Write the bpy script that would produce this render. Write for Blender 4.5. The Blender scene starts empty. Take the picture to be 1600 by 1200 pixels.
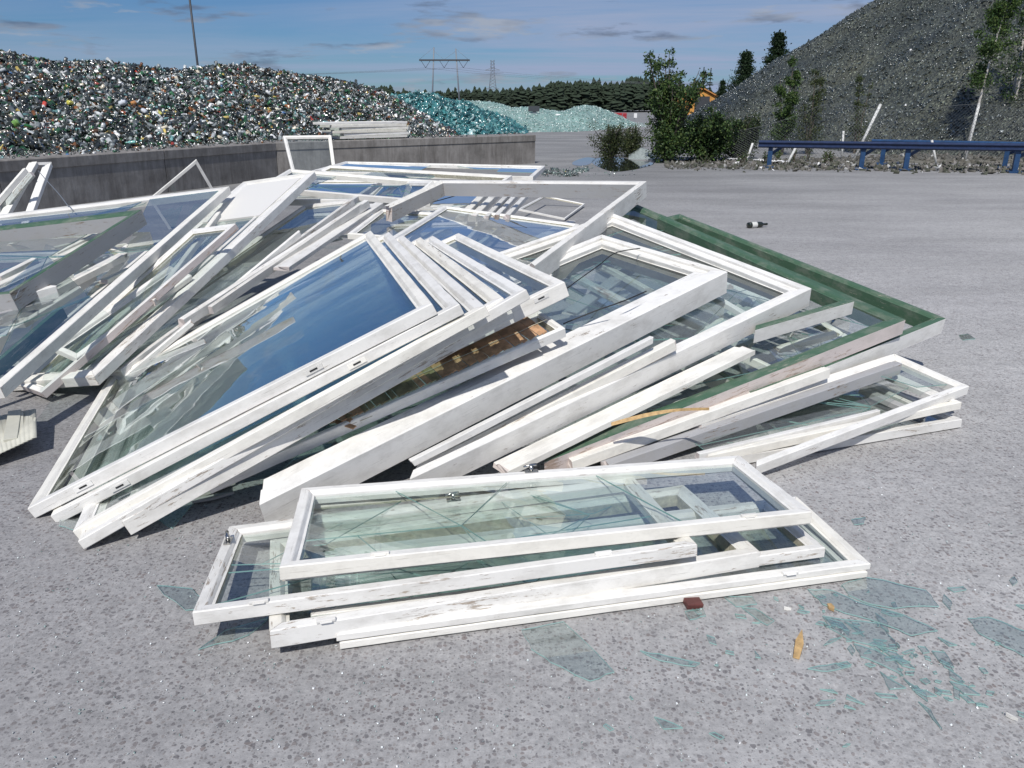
import bpy, math, random
import numpy as np
from mathutils import Vector, Matrix, noise as mnoise

random.seed(7)
rng = np.random.RandomState(7)
scene = bpy.context.scene
col = scene.collection
pi = math.pi

# ---------------------------------------------------------------- camera
CAM_H = 1.5
PITCH = math.atan(435.0 / 1244.0)
cam_data = bpy.data.cameras.new("camera")
cam_data.sensor_width = 36.0
cam_data.lens = 1244.0 / 1600.0 * 36.0
cam_data.clip_start = 0.05
cam_data.clip_end = 3000.0
cam = bpy.data.objects.new("camera", cam_data)
cam.location = (0, 0, CAM_H)
cam.rotation_euler = (pi / 2 - PITCH, 0, 0)
col.objects.link(cam)
scene.camera = cam

# ---------------------------------------------------------------- light
SUN_EL = math.radians(49)
SUN_AZ = math.atan2(-0.24, -0.97)          # direction towards the sun, measured from +Y to +X
sun_vec = Vector((math.sin(SUN_AZ) * math.cos(SUN_EL), math.cos(SUN_AZ) * math.cos(SUN_EL), math.sin(SUN_EL)))
sd = bpy.data.lights.new("sun", 'SUN')
sd.energy = 4.0
sd.angle = math.radians(0.53)
sd.color = (1.0, 0.965, 0.91)
sun = bpy.data.objects.new("sun", sd)
sun.rotation_euler = sun_vec.to_track_quat('Z', 'Y').to_euler()
sun.location = (-10, -17, 24)
col.objects.link(sun)

world = bpy.data.worlds.new("World")
scene.world = world
world.use_nodes = True
wn = world.node_tree
wn.nodes.clear()


def N(nt, typ, **kw):
    n = nt.nodes.new(typ)
    for k, v in kw.items():
        if k == 'inp':
            for a, b in v.items():
                n.inputs[a].default_value = b
        else:
            setattr(n, k, v)
    return n


def L(nt, a, b):
    nt.links.new(a, b)


def ramp(nt, fac, stops, interp='LINEAR'):
    r = N(nt, 'ShaderNodeValToRGB')
    r.color_ramp.interpolation = interp
    el = r.color_ramp.elements
    while len(el) < len(stops):
        el.new(0.5)
    for e, (p, c) in zip(el, stops):
        e.position = p
        e.color = c if len(c) == 4 else (*c, 1)
    if fac is not None:
        L(nt, fac, r.inputs[0])
    return r


def mixc(nt, fac, a, b, mode='MIX'):
    m = N(nt, 'ShaderNodeMix', data_type='RGBA', blend_type=mode)
    for sock, v in ((m.inputs[0], fac), (m.inputs[6], a), (m.inputs[7], b)):
        if hasattr(v, 'links'):
            L(nt, v, sock)
        elif isinstance(v, (int, float)):
            sock.default_value = v
        else:
            sock.default_value = (*v, 1) if len(v) == 3 else v
    return m.outputs[2]


def mth(nt, op, a, b=None, c=None, clamp=False):
    m = N(nt, 'ShaderNodeMath', operation=op, use_clamp=clamp)
    for i, v in enumerate((a, b, c)):
        if v is None:
            continue
        if hasattr(v, 'links'):
            L(nt, v, m.inputs[i])
        else:
            m.inputs[i].default_value = v
    return m.outputs[0]


sky = N(wn, 'ShaderNodeTexSky', sky_type='NISHITA', sun_disc=False)
sky.sun_elevation = SUN_EL
sky.sun_rotation = SUN_AZ
sky.altitude = 200
sky.air_density = 1.0
sky.dust_density = 0.3
sky.ozone_density = 2.0
geo = N(wn, 'ShaderNodeTexCoord')
sep = N(wn, 'ShaderNodeSeparateXYZ')
L(wn, geo.outputs['Generated'], sep.inputs[0])
zz = mth(wn, 'MAXIMUM', sep.outputs[2], 0.02)
zz = mth(wn, 'ADD', zz, 0.06)
u = mth(wn, 'DIVIDE', sep.outputs[0], zz)
v = mth(wn, 'DIVIDE', sep.outputs[1], zz)
comb = N(wn, 'ShaderNodeCombineXYZ')
L(wn, u, comb.inputs[0]); L(wn, v, comb.inputs[1])
# thin cirrus in long streaks
mp = N(wn, 'ShaderNodeMapping', inp={'Rotation': (0, 0, 0.5), 'Scale': (0.16, 0.42, 1), 'Location': (1.3, 0.4, 0)})
L(wn, comb.outputs[0], mp.inputs[0])
n1 = N(wn, 'ShaderNodeTexNoise', inp={'Scale': 1.0, 'Detail': 8, 'Roughness': 0.62, 'Distortion': 0.5})
L(wn, mp.outputs[0], n1.inputs['Vector'])
cir = ramp(wn, n1.outputs[0], [(0.37, (0, 0, 0)), (0.62, (1, 1, 1))])
# flat little cumulus, shaded underneath
mp2 = N(wn, 'ShaderNodeMapping', inp={'Scale': (2.6, 2.6, 15.0), 'Location': (4.2, 1.0, 0.0)})
L(wn, geo.outputs['Generated'], mp2.inputs[0])
n2 = N(wn, 'ShaderNodeTexNoise', inp={'Scale': 2.4, 'Detail': 7, 'Roughness': 0.6})
L(wn, mp2.outputs[0], n2.inputs['Vector'])
cum = ramp(wn, n2.outputs[0], [(0.54, (0, 0, 0)), (0.62, (1, 1, 1))])
n3 = N(wn, 'ShaderNodeTexNoise', inp={'Scale': 3.1, 'Detail': 4})
mp3 = N(wn, 'ShaderNodeMapping', inp={'Scale': (3.0, 3.0, 18.0), 'Location': (4.2, 1.0, 0.35)})
L(wn, geo.outputs['Generated'], mp3.inputs[0]); L(wn, mp3.outputs[0], n3.inputs['Vector'])
cumcol = ramp(wn, n3.outputs[0], [(0.40, (2.2, 2.9, 4.4)), (0.62, (6.8, 7.4, 8.6))])
skyc = mixc(wn, 1.0, sky.outputs[0], (0.50, 0.80, 1.22), 'MULTIPLY')
cover = N(wn, 'ShaderNodeMapRange', inp={1: -0.42, 2: 0.05, 3: 0.06, 4: 1.1})
L(wn, sep.outputs[0], cover.inputs[0])
lowv = N(wn, 'ShaderNodeMapRange', inp={1: 0.03, 2: 0.13, 3: 0.80, 4: 0.0})
L(wn, sep.outputs[2], lowv.inputs[0])
c1 = mixc(wn, mth(wn, 'MULTIPLY', cir.outputs[0], mth(wn, 'MAXIMUM', cover.outputs[0], lowv.outputs[0])), skyc, (5.7, 7.0, 10.0))
lowc = N(wn, 'ShaderNodeMapRange', inp={1: 0.12, 2: 0.175, 3: 0.75, 4: 0.0})
L(wn, sep.outputs[2], lowc.inputs[0])
c2 = mixc(wn, mth(wn, 'MULTIPLY', cum.outputs[0], lowc.outputs[0]), c1, cumcol.outputs[0])
bg = N(wn, 'ShaderNodeBackground')
bg.inputs[1].default_value = 0.055
L(wn, c2, bg.inputs[0])
wo = N(wn, 'ShaderNodeOutputWorld')
L(wn, bg.outputs[0], wo.inputs[0])

scene.view_settings.view_transform = 'Standard'
scene.view_settings.look = 'None'
scene.view_settings.exposure = 0.0
scene.view_settings.gamma = 1.0
scene.view_settings.use_curve_mapping = False
scene.render.engine = 'CYCLES'
scene.cycles.transparent_max_bounces = 32
scene.cycles.max_bounces = 7
scene.cycles.diffuse_bounces = 3
scene.cycles.glossy_bounces = 4
scene.cycles.caustics_reflective = False
scene.cycles.caustics_refractive = False
scene.cycles.sample_clamp_indirect = 4.0

_FW = Vector((0, math.cos(PITCH), -math.sin(PITCH)))
_UP = Vector((0, math.sin(PITCH), math.cos(PITCH)))


def at(x, y, Y):
    """surveyed sight line -> point at real distance Y ahead of the viewer"""
    d = _FW + Vector((1, 0, 0)) * ((x - 800) / 1244.0) - _UP * ((y - 600) / 1244.0)
    return Vector((0, 0, CAM_H)) + d * (Y / d.y)


def onz(x, y, z):
    d = _FW + Vector((1, 0, 0)) * ((x - 800) / 1244.0) - _UP * ((y - 600) / 1244.0)
    return Vector((0, 0, CAM_H)) + d * ((z - CAM_H) / d.z)


# ================================================================ materials
def newmat(name):
    m = bpy.data.materials.new(name)
    m.use_nodes = True
    nt = m.node_tree
    nt.nodes.clear()
    out = N(nt, 'ShaderNodeOutputMaterial')
    b = N(nt, 'ShaderNodeBsdfPrincipled')
    L(nt, b.outputs[0], out.inputs[0])
    return m, nt, b, out


def simple(name, c, rough=0.6, metal=0.0, nscale=0, namt=0.25, bump=0.0, spec=0.5):
    m, nt, b, out = newmat(name)
    b.inputs['Roughness'].default_value = rough
    b.inputs['Metallic'].default_value = metal
    b.inputs['Specular IOR Level'].default_value = spec
    if nscale:
        tc = N(nt, 'ShaderNodeTexCoord')
        n = N(nt, 'ShaderNodeTexNoise', inp={'Scale': nscale, 'Detail': 6, 'Roughness': 0.65})
        L(nt, tc.outputs['Object'], n.inputs['Vector'])
        dk = tuple(x * (1 - namt) for x in c)
        lt = tuple(min(1, x * (1 + namt)) for x in c)
        r = ramp(nt, n.outputs[0], [(0.3, dk), (0.7, lt)])
        L(nt, r.outputs[0], b.inputs['Base Color'])
        if bump:
            bp = N(nt, 'ShaderNodeBump', inp={'Strength': bump, 'Distance': 0.01})
            L(nt, n.outputs[0], bp.inputs['Height'])
            L(nt, bp.outputs[0], b.inputs['Normal'])
    else:
        b.inputs['Base Color'].default_value = (*c, 1)
    return m


def painted(name, c, chip=0.5, wood=(0.36, 0.31, 0.26), cream=0.13):
    """old oil paint on wood: flaking along the grain, dirt, hairline cracks; UV = metres along / around the piece"""
    m, nt, b, out = newmat(name)
    uv = N(nt, 'ShaderNodeUVMap')
    oi = N(nt, 'ShaderNodeObjectInfo')
    addv = N(nt, 'ShaderNodeVectorMath', operation='ADD')
    rnd = N(nt, 'ShaderNodeCombineXYZ')
    L(nt, mth(nt, 'MULTIPLY', oi.outputs['Random'], 57.0), rnd.inputs[0])
    L(nt, mth(nt, 'MULTIPLY', oi.outputs['Random'], 31.0), rnd.inputs[1])
    L(nt, uv.outputs[0], addv.inputs[0]); L(nt, rnd.outputs[0], addv.inputs[1])

    def nz(sx, sy, det=5, rough=0.6):
        mpp = N(nt, 'ShaderNodeMapping', inp={'Scale': (sx, sy, 1)})
        L(nt, addv.outputs[0], mpp.inputs[0])
        n = N(nt, 'ShaderNodeTexNoise', inp={'Scale': 1.0, 'Detail': det, 'Roughness': rough})
        L(nt, mpp.outputs[0], n.inputs['Vector'])
        return n.outputs[0]
    flake = nz(10, 80, 8, 0.75)
    where = nz(2.2, 4, 2)
    grain = nz(14, 330, 4)
    dirt = nz(5, 9, 6, 0.7)
    fine = nz(60, 90, 4)
    tone = ramp(nt, oi.outputs['Random'], [(0, tuple(x * 0.86 for x in c)), (0.5, c), (1, (c[0], c[1] * 0.985, c[2] * (1 - cream * 0.5)))])
    c1 = mixc(nt, mth(nt, 'MULTIPLY', ramp(nt, dirt, [(0.46, (0, 0, 0)), (0.70, (1, 1, 1))]).outputs[0], 0.42), tone.outputs[0], (0.36, 0.34, 0.30))
    c1 = mixc(nt, mth(nt, 'MULTIPLY', ramp(nt, fine, [(0.55, (0, 0, 0)), (0.8, (1, 1, 1))]).outputs[0], 0.35), c1, tuple(x * 0.75 for x in c))
    thr = mth(nt, 'ADD', flake, mth(nt, 'MULTIPLY', where, 0.45))
    lo = 0.93 - 0.12 * chip
    mask = ramp(nt, thr, [(lo, (0, 0, 0)), (min(1, lo + 0.012), (1, 1, 1))], 'LINEAR')
    wcol = ramp(nt, grain, [(0.3, tuple(x * 0.6 for x in wood)), (0.7, tuple(x * 1.3 for x in wood))])
    c2 = mixc(nt, mask.outputs[0], c1, wcol.outputs[0])
    # hairline cracks in the paint, along the grain
    crack = ramp(nt, nz(3.5, 160, 3), [(0.655, (0, 0, 0)), (0.675, (1, 1, 1)), (0.70, (0, 0, 0))])
    c3 = mixc(nt, mth(nt, 'MULTIPLY', crack.outputs[0], 0.55), c2, tuple(x * 0.45 for x in wood))
    L(nt, c3, b.inputs['Base Color'])
    b.inputs['Roughness'].default_value = 0.5
    b.inputs['Specular IOR Level'].default_value = 0.35
    h = mth(nt, 'SUBTRACT', mth(nt, 'MULTIPLY', grain, 0.15), mth(nt, 'MULTIPLY', mask.outputs[0], 0.8))
    h = mth(nt, 'ADD', h, mth(nt, 'MULTIPLY', fine, 0.3))
    bp = N(nt, 'ShaderNodeBump', inp={'Strength': 0.35, 'Distance': 0.002})
    L(nt, h, bp.inputs['Height']); L(nt, bp.outputs[0], b.inputs['Normal'])
    return m


M = {}
M['white'] = painted('old_white_paint', (0.83, 0.815, 0.78), 0.35)
M['peel'] = painted('peeling_white_paint', (0.80, 0.785, 0.75), 0.78, (0.40, 0.34, 0.28))
M['cream'] = painted('yellowed_cream_paint', (0.77, 0.75, 0.70), 0.5, (0.42, 0.34, 0.24))
M['green'] = painted('dark_green_paint', (0.062, 0.128, 0.080), 0.6, (0.3, 0.3, 0.24), 0.1)
M['grey'] = painted('greyed_paint_and_shade', (0.42, 0.42, 0.43), 0.8, (0.25, 0.2, 0.16))
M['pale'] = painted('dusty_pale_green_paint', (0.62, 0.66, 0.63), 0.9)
M['wood'] = painted('bare_pinkish_wood', (0.66, 0.59, 0.57), 1.0, (0.44, 0.34, 0.28))
M['woodyellow'] = simple('fresh_split_wood', (0.50, 0.33, 0.15), 0.7, nscale=40, namt=0.35, bump=0.4)
M['brownlath'] = simple('brown_stained_wood', (0.46, 0.27, 0.15), 0.7, nscale=18, namt=0.5, bump=0.3)
M['olivelath'] = simple('shade_toned_brown_wood', (0.27, 0.22, 0.12), 0.8, nscale=18, namt=0.5, bump=0.3)  # same brown laths, with the fan's shade put into a darker olive
M['metal'] = simple('tarnished_nickel', (0.45, 0.44, 0.42), 0.25, 1.0, nscale=60, namt=0.4)
M['darkgrey'] = painted('dark_grey_inner_face', (0.16, 0.165, 0.16), 1.0, (0.2, 0.17, 0.14), 0.1)  # dark grey for the inner faces of the two deep casings
M['rubber'] = simple('black_rubber', (0.015, 0.015, 0.015), 0.6)
M['putty'] = simple('old_putty', (0.50, 0.47, 0.36), 0.8, nscale=50, namt=0.3, bump=0.5)


def glassmat(name, tint, dust_tone=0.035, boost=1.0):
    m = bpy.data.materials.new(name)
    m.use_nodes = True
    nt = m.node_tree
    nt.nodes.clear()
    out = N(nt, 'ShaderNodeOutputMaterial')
    tr = N(nt, 'ShaderNodeBsdfTransparent', inp={'Color': (*tint, 1)})
    gl = N(nt, 'ShaderNodeBsdfGlossy', inp={'Roughness': 0.012, 'Color': (0.95, 0.98, 1, 1)})
    fr = N(nt, 'ShaderNodeFresnel', inp={'IOR': 1.52})
    tc = N(nt, 'ShaderNodeTexCoord')
    wv = N(nt, 'ShaderNodeTexNoise', inp={'Scale': 2.2, 'Detail': 2})
    L(nt, tc.outputs['Object'], wv.inputs['Vector'])
    bp = N(nt, 'ShaderNodeBump', inp={'Strength': 0.12, 'Distance': 0.02})
    L(nt, wv.outputs[0], bp.inputs['Height'])
    L(nt, bp.outputs[0], gl.inputs['Normal'])
    mx = N(nt, 'ShaderNodeMixShader')
    gg = N(nt, 'ShaderNodeNewGeometry')          # the upper skin of the thin sheet mirrors, the rear skin only lets through
    front = mth(nt, 'SUBTRACT', 1.0, gg.outputs['Backfacing'])
    L(nt, mth(nt, 'MULTIPLY', mth(nt, 'MULTIPLY', fr.outputs[0], boost * 2.0, clamp=True), front), mx.inputs[0])
    L(nt, tr.outputs[0], mx.inputs[1]); L(nt, gl.outputs[0], mx.inputs[2])
    df = N(nt, 'ShaderNodeBsdfDiffuse', inp={'Color': (0.6, 0.62, 0.58, 1)})
    mp_ = N(nt, 'ShaderNodeMapping', inp={'Scale': (3, 14, 3)})
    L(nt, tc.outputs['Object'], mp_.inputs[0])
    dn = N(nt, 'ShaderNodeTexNoise', inp={'Scale': 2.5, 'Detail': 8, 'Roughness': 0.7})
    L(nt, mp_.outputs[0], dn.inputs['Vector'])
    dr = ramp(nt, dn.outputs[0], [(0.40, (0, 0, 0)), (0.75, (1, 1, 1))])
    mx2 = N(nt, 'ShaderNodeMixShader')
    L(nt, mth(nt, 'MULTIPLY', mth(nt, 'MULTIPLY', dr.outputs[0], dust_tone * 1.3), front), mx2.inputs[0])
    L(nt, mx.outputs[0], mx2.inputs[1]); L(nt, df.outputs[0], mx2.inputs[2])
    L(nt, mx2.outputs[0], out.inputs[0])
    return m


M['glass'] = glassmat('old_window_glass', (0.955, 0.985, 0.975))
M['glassg'] = glassmat('green_tinted_glass', (0.88, 0.95, 0.93), 0.05)
M['floorglass'] = glassmat('dusty_green_shard_glass', (.945, .972, .967), .04)
M['edgebright'] = simple('bright_broken_glass_edge', (.30, .48, .45), .08, spec=1.0)
M['edge'] = simple('glass_cut_edge', (0.24, 0.42, 0.38), 0.12, 0.0, spec=1.0)


def attrmat(name, rough=0.15, spec=0.8, metal=0.0, bump=0.0):
    m, nt, b, out = newmat(name)
    a = N(nt, 'ShaderNodeAttribute', attribute_name='tint')
    L(nt, a.outputs['Color'], b.inputs['Base Color'])
    b.inputs['Roughness'].default_value = rough
    b.inputs['Specular IOR Level'].default_value = spec
    b.inputs['Metallic'].default_value = metal
    return m


# ================================================================ mesh helpers
def mesh(name, verts, faces, mats, parent=None, smooth=False, mi=None, uvs=None, loc=None):
    me = bpy.data.meshes.new(name)
    me.from_pydata([tuple(v) for v in verts], [], faces)
    for m in (mats if isinstance(mats, (list, tuple)) else [mats]):
        me.materials.append(m)
    if mi is not None:
        me.polygons.foreach_set('material_index', mi)
    if smooth:
        me.polygons.foreach_set('use_smooth', [True] * len(me.polygons))
    if uvs is not None:
        ul = me.uv_layers.new(name='UVMap')
        ul.data.foreach_set('uv', [c for uvp in uvs for c in uvp])
    me.update()
    o = bpy.data.objects.new(name, me)
    if loc is not None:
        o.location = loc
    col.objects.link(o)
    if parent is not None:
        o.parent = parent
    return o


def npmesh(name, V, F, mat, tint=None, parent=None, smooth=False, loc=None):
    """V (n,3) float, F (m,k) int arrays, tint (n,3) per-vertex own colour"""
    me = bpy.data.meshes.new(name)
    n, (m_, k) = len(V), F.shape
    me.vertices.add(n)
    me.vertices.foreach_set('co', np.asarray(V, np.float32).ravel())
    me.loops.add(m_ * k)
    me.loops.foreach_set('vertex_index', F.astype(np.int32).ravel())
    me.polygons.add(m_)
    me.polygons.foreach_set('loop_start', np.arange(0, m_ * k, k, dtype=np.int32))
    me.polygons.foreach_set('loop_total', np.full(m_, k, dtype=np.int32))
    if smooth:
        me.polygons.foreach_set('use_smooth', np.ones(m_, dtype=bool))
    me.materials.append(mat)
    if tint is not None:
        a = me.color_attributes.new('tint', 'FLOAT_COLOR', 'POINT')
        c = np.ones((n, 4), np.float32); c[:, :3] = tint
        a.data.foreach_set('color', c.ravel())
    me.update(calc_edges=True)
    o = bpy.data.objects.new(name, me)
    if loc is not None:
        o.location = loc
    col.objects.link(o)
    if parent is not None:
        o.parent = parent
    return o


def tag(o, label=None, cat=None, group=None, kind=None):
    if label: o['label'] = label
    if cat: o['category'] = cat
    if group: o['group'] = group
    if kind: o['kind'] = kind
    return o


def empty(name, loc, label, cat, group=None, rot=None):
    o = bpy.data.objects.new(name, None)
    o.empty_display_size = 0.1
    o.location = loc
    if rot is not None:
        o.rotation_euler = rot
    col.objects.link(o)
    return tag(o, label, cat, group)


def tube_vf(pts, r, sides=8, r1=None, V0=0):
    """tapered tube along pts"""
    pts = [Vector(p) for p in pts]
    V, F = [], []
    n = len(pts)
    r1 = r if r1 is None else r1
    for i, p in enumerate(pts):
        d = (pts[min(i + 1, n - 1)] - pts[max(i - 1, 0)]).normalized()
        a = d.orthogonal().normalized() if i == 0 else (a - d * a.dot(d)).normalized()
        b = d.cross(a)
        rr = r + (r1 - r) * i / (n - 1)
        for k in range(sides):
            t = 2 * pi * k / sides
            V.append(p + (a * math.cos(t) + b * math.sin(t)) * rr)
    for i in range(n - 1):
        for k in range(sides):
            k2 = (k + 1) % sides
            F.append((V0 + i * sides + k, V0 + i * sides + k2, V0 + (i + 1) * sides + k2, V0 + (i + 1) * sides + k))
    F.append(tuple(V0 + k for k in reversed(range(sides))))
    F.append(tuple(V0 + (n - 1) * sides + k for k in range(sides)))
    return V, F


def tube(name, pts, r, mat, parent=None, sides=8, r1=None, smooth=True):
    V, F = tube_vf(pts, r, sides, r1)
    return mesh(name, V, F, mat, parent, smooth)


def box_vf(c, s, R=None, V0=0):
    c = Vector(c); V = []
    for z in (-.5, .5):
        for x, y in ((-.5, -.5), (.5, -.5), (.5, .5), (-.5, .5)):
            v_ = Vector((x * s[0], y * s[1], z * s[2]))
            V.append(c + (R @ v_ if R is not None else v_))
    F = [(3, 2, 1, 0), (4, 5, 6, 7), (0, 1, 5, 4), (1, 2, 6, 5), (2, 3, 7, 6), (3, 0, 4, 7)]
    return V, [tuple(V0 + i for i in f) for f in F]


def boxes(name, items, mat, parent=None, bevel=0.0):
    V, F = [], []
    for it in items:
        v_, f_ = box_vf(*it[:2], R=(it[2] if len(it) > 2 else None), V0=len(V))
        V += v_; F += f_
    o = mesh(name, V, F, mat, parent)
    if bevel:
        b = o.modifiers.new('bevel', 'BEVEL'); b.width = bevel; b.segments = 2
    return o


def lathe(name, prof, mat, parent=None, sides=16, smooth=True, axis='Z'):
    V, F = [], []
    for r, z in prof:
        for k in range(sides):
            t = 2 * pi * k / sides
            V.append((r * math.cos(t), r * math.sin(t), z) if axis == 'Z' else (z, r * math.cos(t), r * math.sin(t)))
    n = len(prof)
    for i in range(n - 1):
        for k in range(sides):
            k2 = (k + 1) % sides
            F.append((i * sides + k, i * sides + k2, (i + 1) * sides + k2, (i + 1) * sides + k))
    return mesh(name, V, F, mat, parent, smooth)


# ================================================================ ground
def ground_material():
    m, nt, b, out = newmat('exposed_aggregate_concrete')
    g = N(nt, 'ShaderNodeNewGeometry')
    pos = g.outputs['Position']

    def noise(scale, det=5, rough=0.6, vec=pos, stretch=None):
        if stretch:
            mpp = N(nt, 'ShaderNodeMapping', inp={'Scale': stretch, 'Rotation': (0, 0, 0.12)})
            L(nt, vec, mpp.inputs[0]); vec = mpp.outputs[0]
        n = N(nt, 'ShaderNodeTexNoise', inp={'Scale': scale, 'Detail': det, 'Roughness': rough})
        L(nt, vec, n.inputs['Vector'])
        return n.outputs[0]
    # distort the lookup so that pebbles are not round
    big = noise(0.35, 4)
    mid = noise(2.3, 6, 0.65)
    fine = noise(55, 6, 0.7)
    grit = noise(260, 3, 0.7)
    nd = N(nt, 'ShaderNodeTexNoise', inp={'Scale': 60, 'Detail': 2})
    L(nt, pos, nd.inputs['Vector'])
    dv = N(nt, 'ShaderNodeVectorMath', operation='MULTIPLY_ADD', inp={1: (0.009, 0.009, 0.0)})
    L(nt, nd.outputs['Color'], dv.inputs[0]); L(nt, pos, dv.inputs[2])

    def peb(scale, lo, hi):
        vo = N(nt, 'ShaderNodeTexVoronoi', voronoi_dimensions='2D', inp={'Scale': scale, 'Randomness': 1.0})
        L(nt, dv.outputs[0], vo.inputs['Vector'])
        sp = N(nt, 'ShaderNodeSeparateColor'); L(nt, vo.outputs['Color'], sp.inputs[0])
        # radius random per pebble, most cells empty
        rad = mth(nt, 'MULTIPLY', mth(nt, 'POWER', sp.outputs[0], 2.2), 0.52)
        edge = mth(nt, 'SUBTRACT', rad, vo.outputs['Distance'])
        mask = mth(nt, 'MULTIPLY', edge, 14.0, clamp=True)
        return mask, sp.outputs[1], sp.outputs[2]
    m1, r1, s1 = peb(58, 0, 1)
    m2, r2, s2 = peb(104, 0, 1)
    base = ramp(nt, fine, [(0.28, (0.30, 0.297, 0.295)), (0.5, (0.455, 0.45, 0.445)), (0.75, (0.60, 0.595, 0.585))])
    lay = mixc(nt, mth(nt, 'MULTIPLY', ramp(nt, big, [(0.35, (0, 0, 0)), (0.65, (1, 1, 1))]).outputs[0], 0.35), base.outputs[0], (0.30, 0.295, 0.31))
    lay = mixc(nt, mth(nt, 'MULTIPLY', ramp(nt, mid, [(0.45, (0, 0, 0)), (0.7, (1, 1, 1))]).outputs[0], 0.40), lay, (0.50, 0.495, 0.49))
    pc = ramp(nt, r1, [(0.0, (0.085, 0.08, 0.09)), (0.4, (0.15, 0.135, 0.145)), (0.7, (0.23, 0.185, 0.175)), (0.88, (0.15, 0.11, 0.10)), (1.0, (0.45, 0.44, 0.43))])
    pc2 = ramp(nt, r2, [(0.0, (0.09, 0.09, 0.10)), (0.5, (0.18, 0.165, 0.165)), (1.0, (0.28, 0.24, 0.22))])
    vis = ramp(nt, mid, [(0.30, (0.45, 0.45, 0.45)), (0.60, (1, 1, 1))]).outputs[0]
    lay = mixc(nt, mth(nt, 'MULTIPLY', mth(nt, 'MULTIPLY', m2, 0.62), vis), lay, pc2.outputs[0])
    lay = mixc(nt, mth(nt, 'MULTIPLY', mth(nt, 'MULTIPLY', m1, 0.66), vis), lay, pc.outputs[0])
    # base colour runs darker towards the left, wobbled by the broad noise
    sx0 = N(nt, 'ShaderNodeSeparateXYZ'); L(nt, pos, sx0.inputs[0])
    dust_tone = mth(nt, 'ADD', mth(nt, 'MULTIPLY', sx0.outputs[0], 0.22), mth(nt, 'MULTIPLY', big, 1.5))
    dst_ = ramp(nt, dust_tone, [(0.25, (0.72, 0.715, 0.725)), (1.0, (1.0, 1.0, 1.0))])
    lay = mixc(nt, 1.0, lay, dst_.outputs[0], 'MULTIPLY')
    # further off the yard is older, greyer asphalt with tyre-swept streaks
    sx = N(nt, 'ShaderNodeSeparateXYZ'); L(nt, pos, sx.inputs[0])
    wob = noise(0.25, 3)
    dd = mth(nt, 'ADD', sx.outputs[1], mth(nt, 'MULTIPLY', wob, 5.0))
    dd = mth(nt, 'ADD', dd, mth(nt, 'MULTIPLY', sx.outputs[0], -0.8))
    far = ramp(nt, mth(nt, 'DIVIDE', dd, 30.0), [(0.20, (0, 0, 0)), (0.62, (1, 1, 1))])
    streak = noise(1.0, 6, 0.6, stretch=(0.22, 0.55, 1))
    st = ramp(nt, streak, [(0.3, (0.195, 0.195, 0.195)), (0.5, (0.235, 0.235, 0.234)), (0.7, (0.30, 0.298, 0.294))])
    stg = mixc(nt, 0.8, st.outputs[0], mixc(nt, 1.0, st.outputs[0], ramp(nt, fine, [(0.25, (0.45, 0.45, 0.45)), (0.75, (1.7, 1.7, 1.7))]).outputs[0], 'MULTIPLY'))
    lay = mixc(nt, far.outputs[0], lay, stg)
    gr2 = ramp(nt, noise(13, 7, 0.78), [(0.30, (0.70, 0.70, 0.71)), (0.50, (1.0, 1.0, 1.0)), (0.68, (1.22, 1.22, 1.21))])
    gr3 = ramp(nt, noise(0.8, 5, 0.6, stretch=(0.5, 1.6, 1)), [(0.35, (0.86, 0.86, 0.86)), (0.65, (1.08, 1.08, 1.08))])
    lay = mixc(nt, 0.75, lay, mixc(nt, 1.0, lay, gr2.outputs[0], 'MULTIPLY'))
    lay = mixc(nt, 1.0, lay, gr3.outputs[0], 'MULTIPLY')
    sat = mixc(nt, 1.0, lay, (0.945, 0.94, 0.935), 'MULTIPLY')
    L(nt, sat, b.inputs['Base Color'])
    b.inputs['Roughness'].default_value = 0.82
    b.inputs['Specular IOR Level'].default_value = 0.3
    h = mth(nt, 'ADD', mth(nt, 'MULTIPLY', fine, 0.6), mth(nt, 'MULTIPLY', grit, 0.5))
    h = mth(nt, 'ADD', h, mth(nt, 'MULTIPLY', m1, 0.35))
    bp = N(nt, 'ShaderNodeBump', inp={'Strength': 0.55, 'Distance': 0.004})
    L(nt, h, bp.inputs['Height']); L(nt, bp.outputs[0], b.inputs['Normal'])
    return m


M['ground'] = ground_material()
# one sheet out to the horizon, with gentle unevenness further off
gx = np.concatenate([np.linspace(-900, -40, 12), np.linspace(-36, 36, 37), np.linspace(40, 900, 12)])
gy = np.concatenate([[-300, -60, -20, -4], np.linspace(-2, 70, 61), np.linspace(80, 1500, 14)])
GX, GY = np.meshgrid(gx, gy, indexing='ij')
GZ = np.zeros_like(GX)
V = np.stack([GX.ravel(), GY.ravel(), GZ.ravel()], 1)
ni, nj = GX.shape
idx = np.arange(ni * nj).reshape(ni, nj)
F = np.stack([idx[:-1, :-1].ravel(), idx[1:, :-1].ravel(), idx[1:, 1:].ravel(), idx[:-1, 1:].ravel()], 1)
g_ = npmesh('ground', V, F, M['ground'])
tag(g_, kind='structure')

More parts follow.
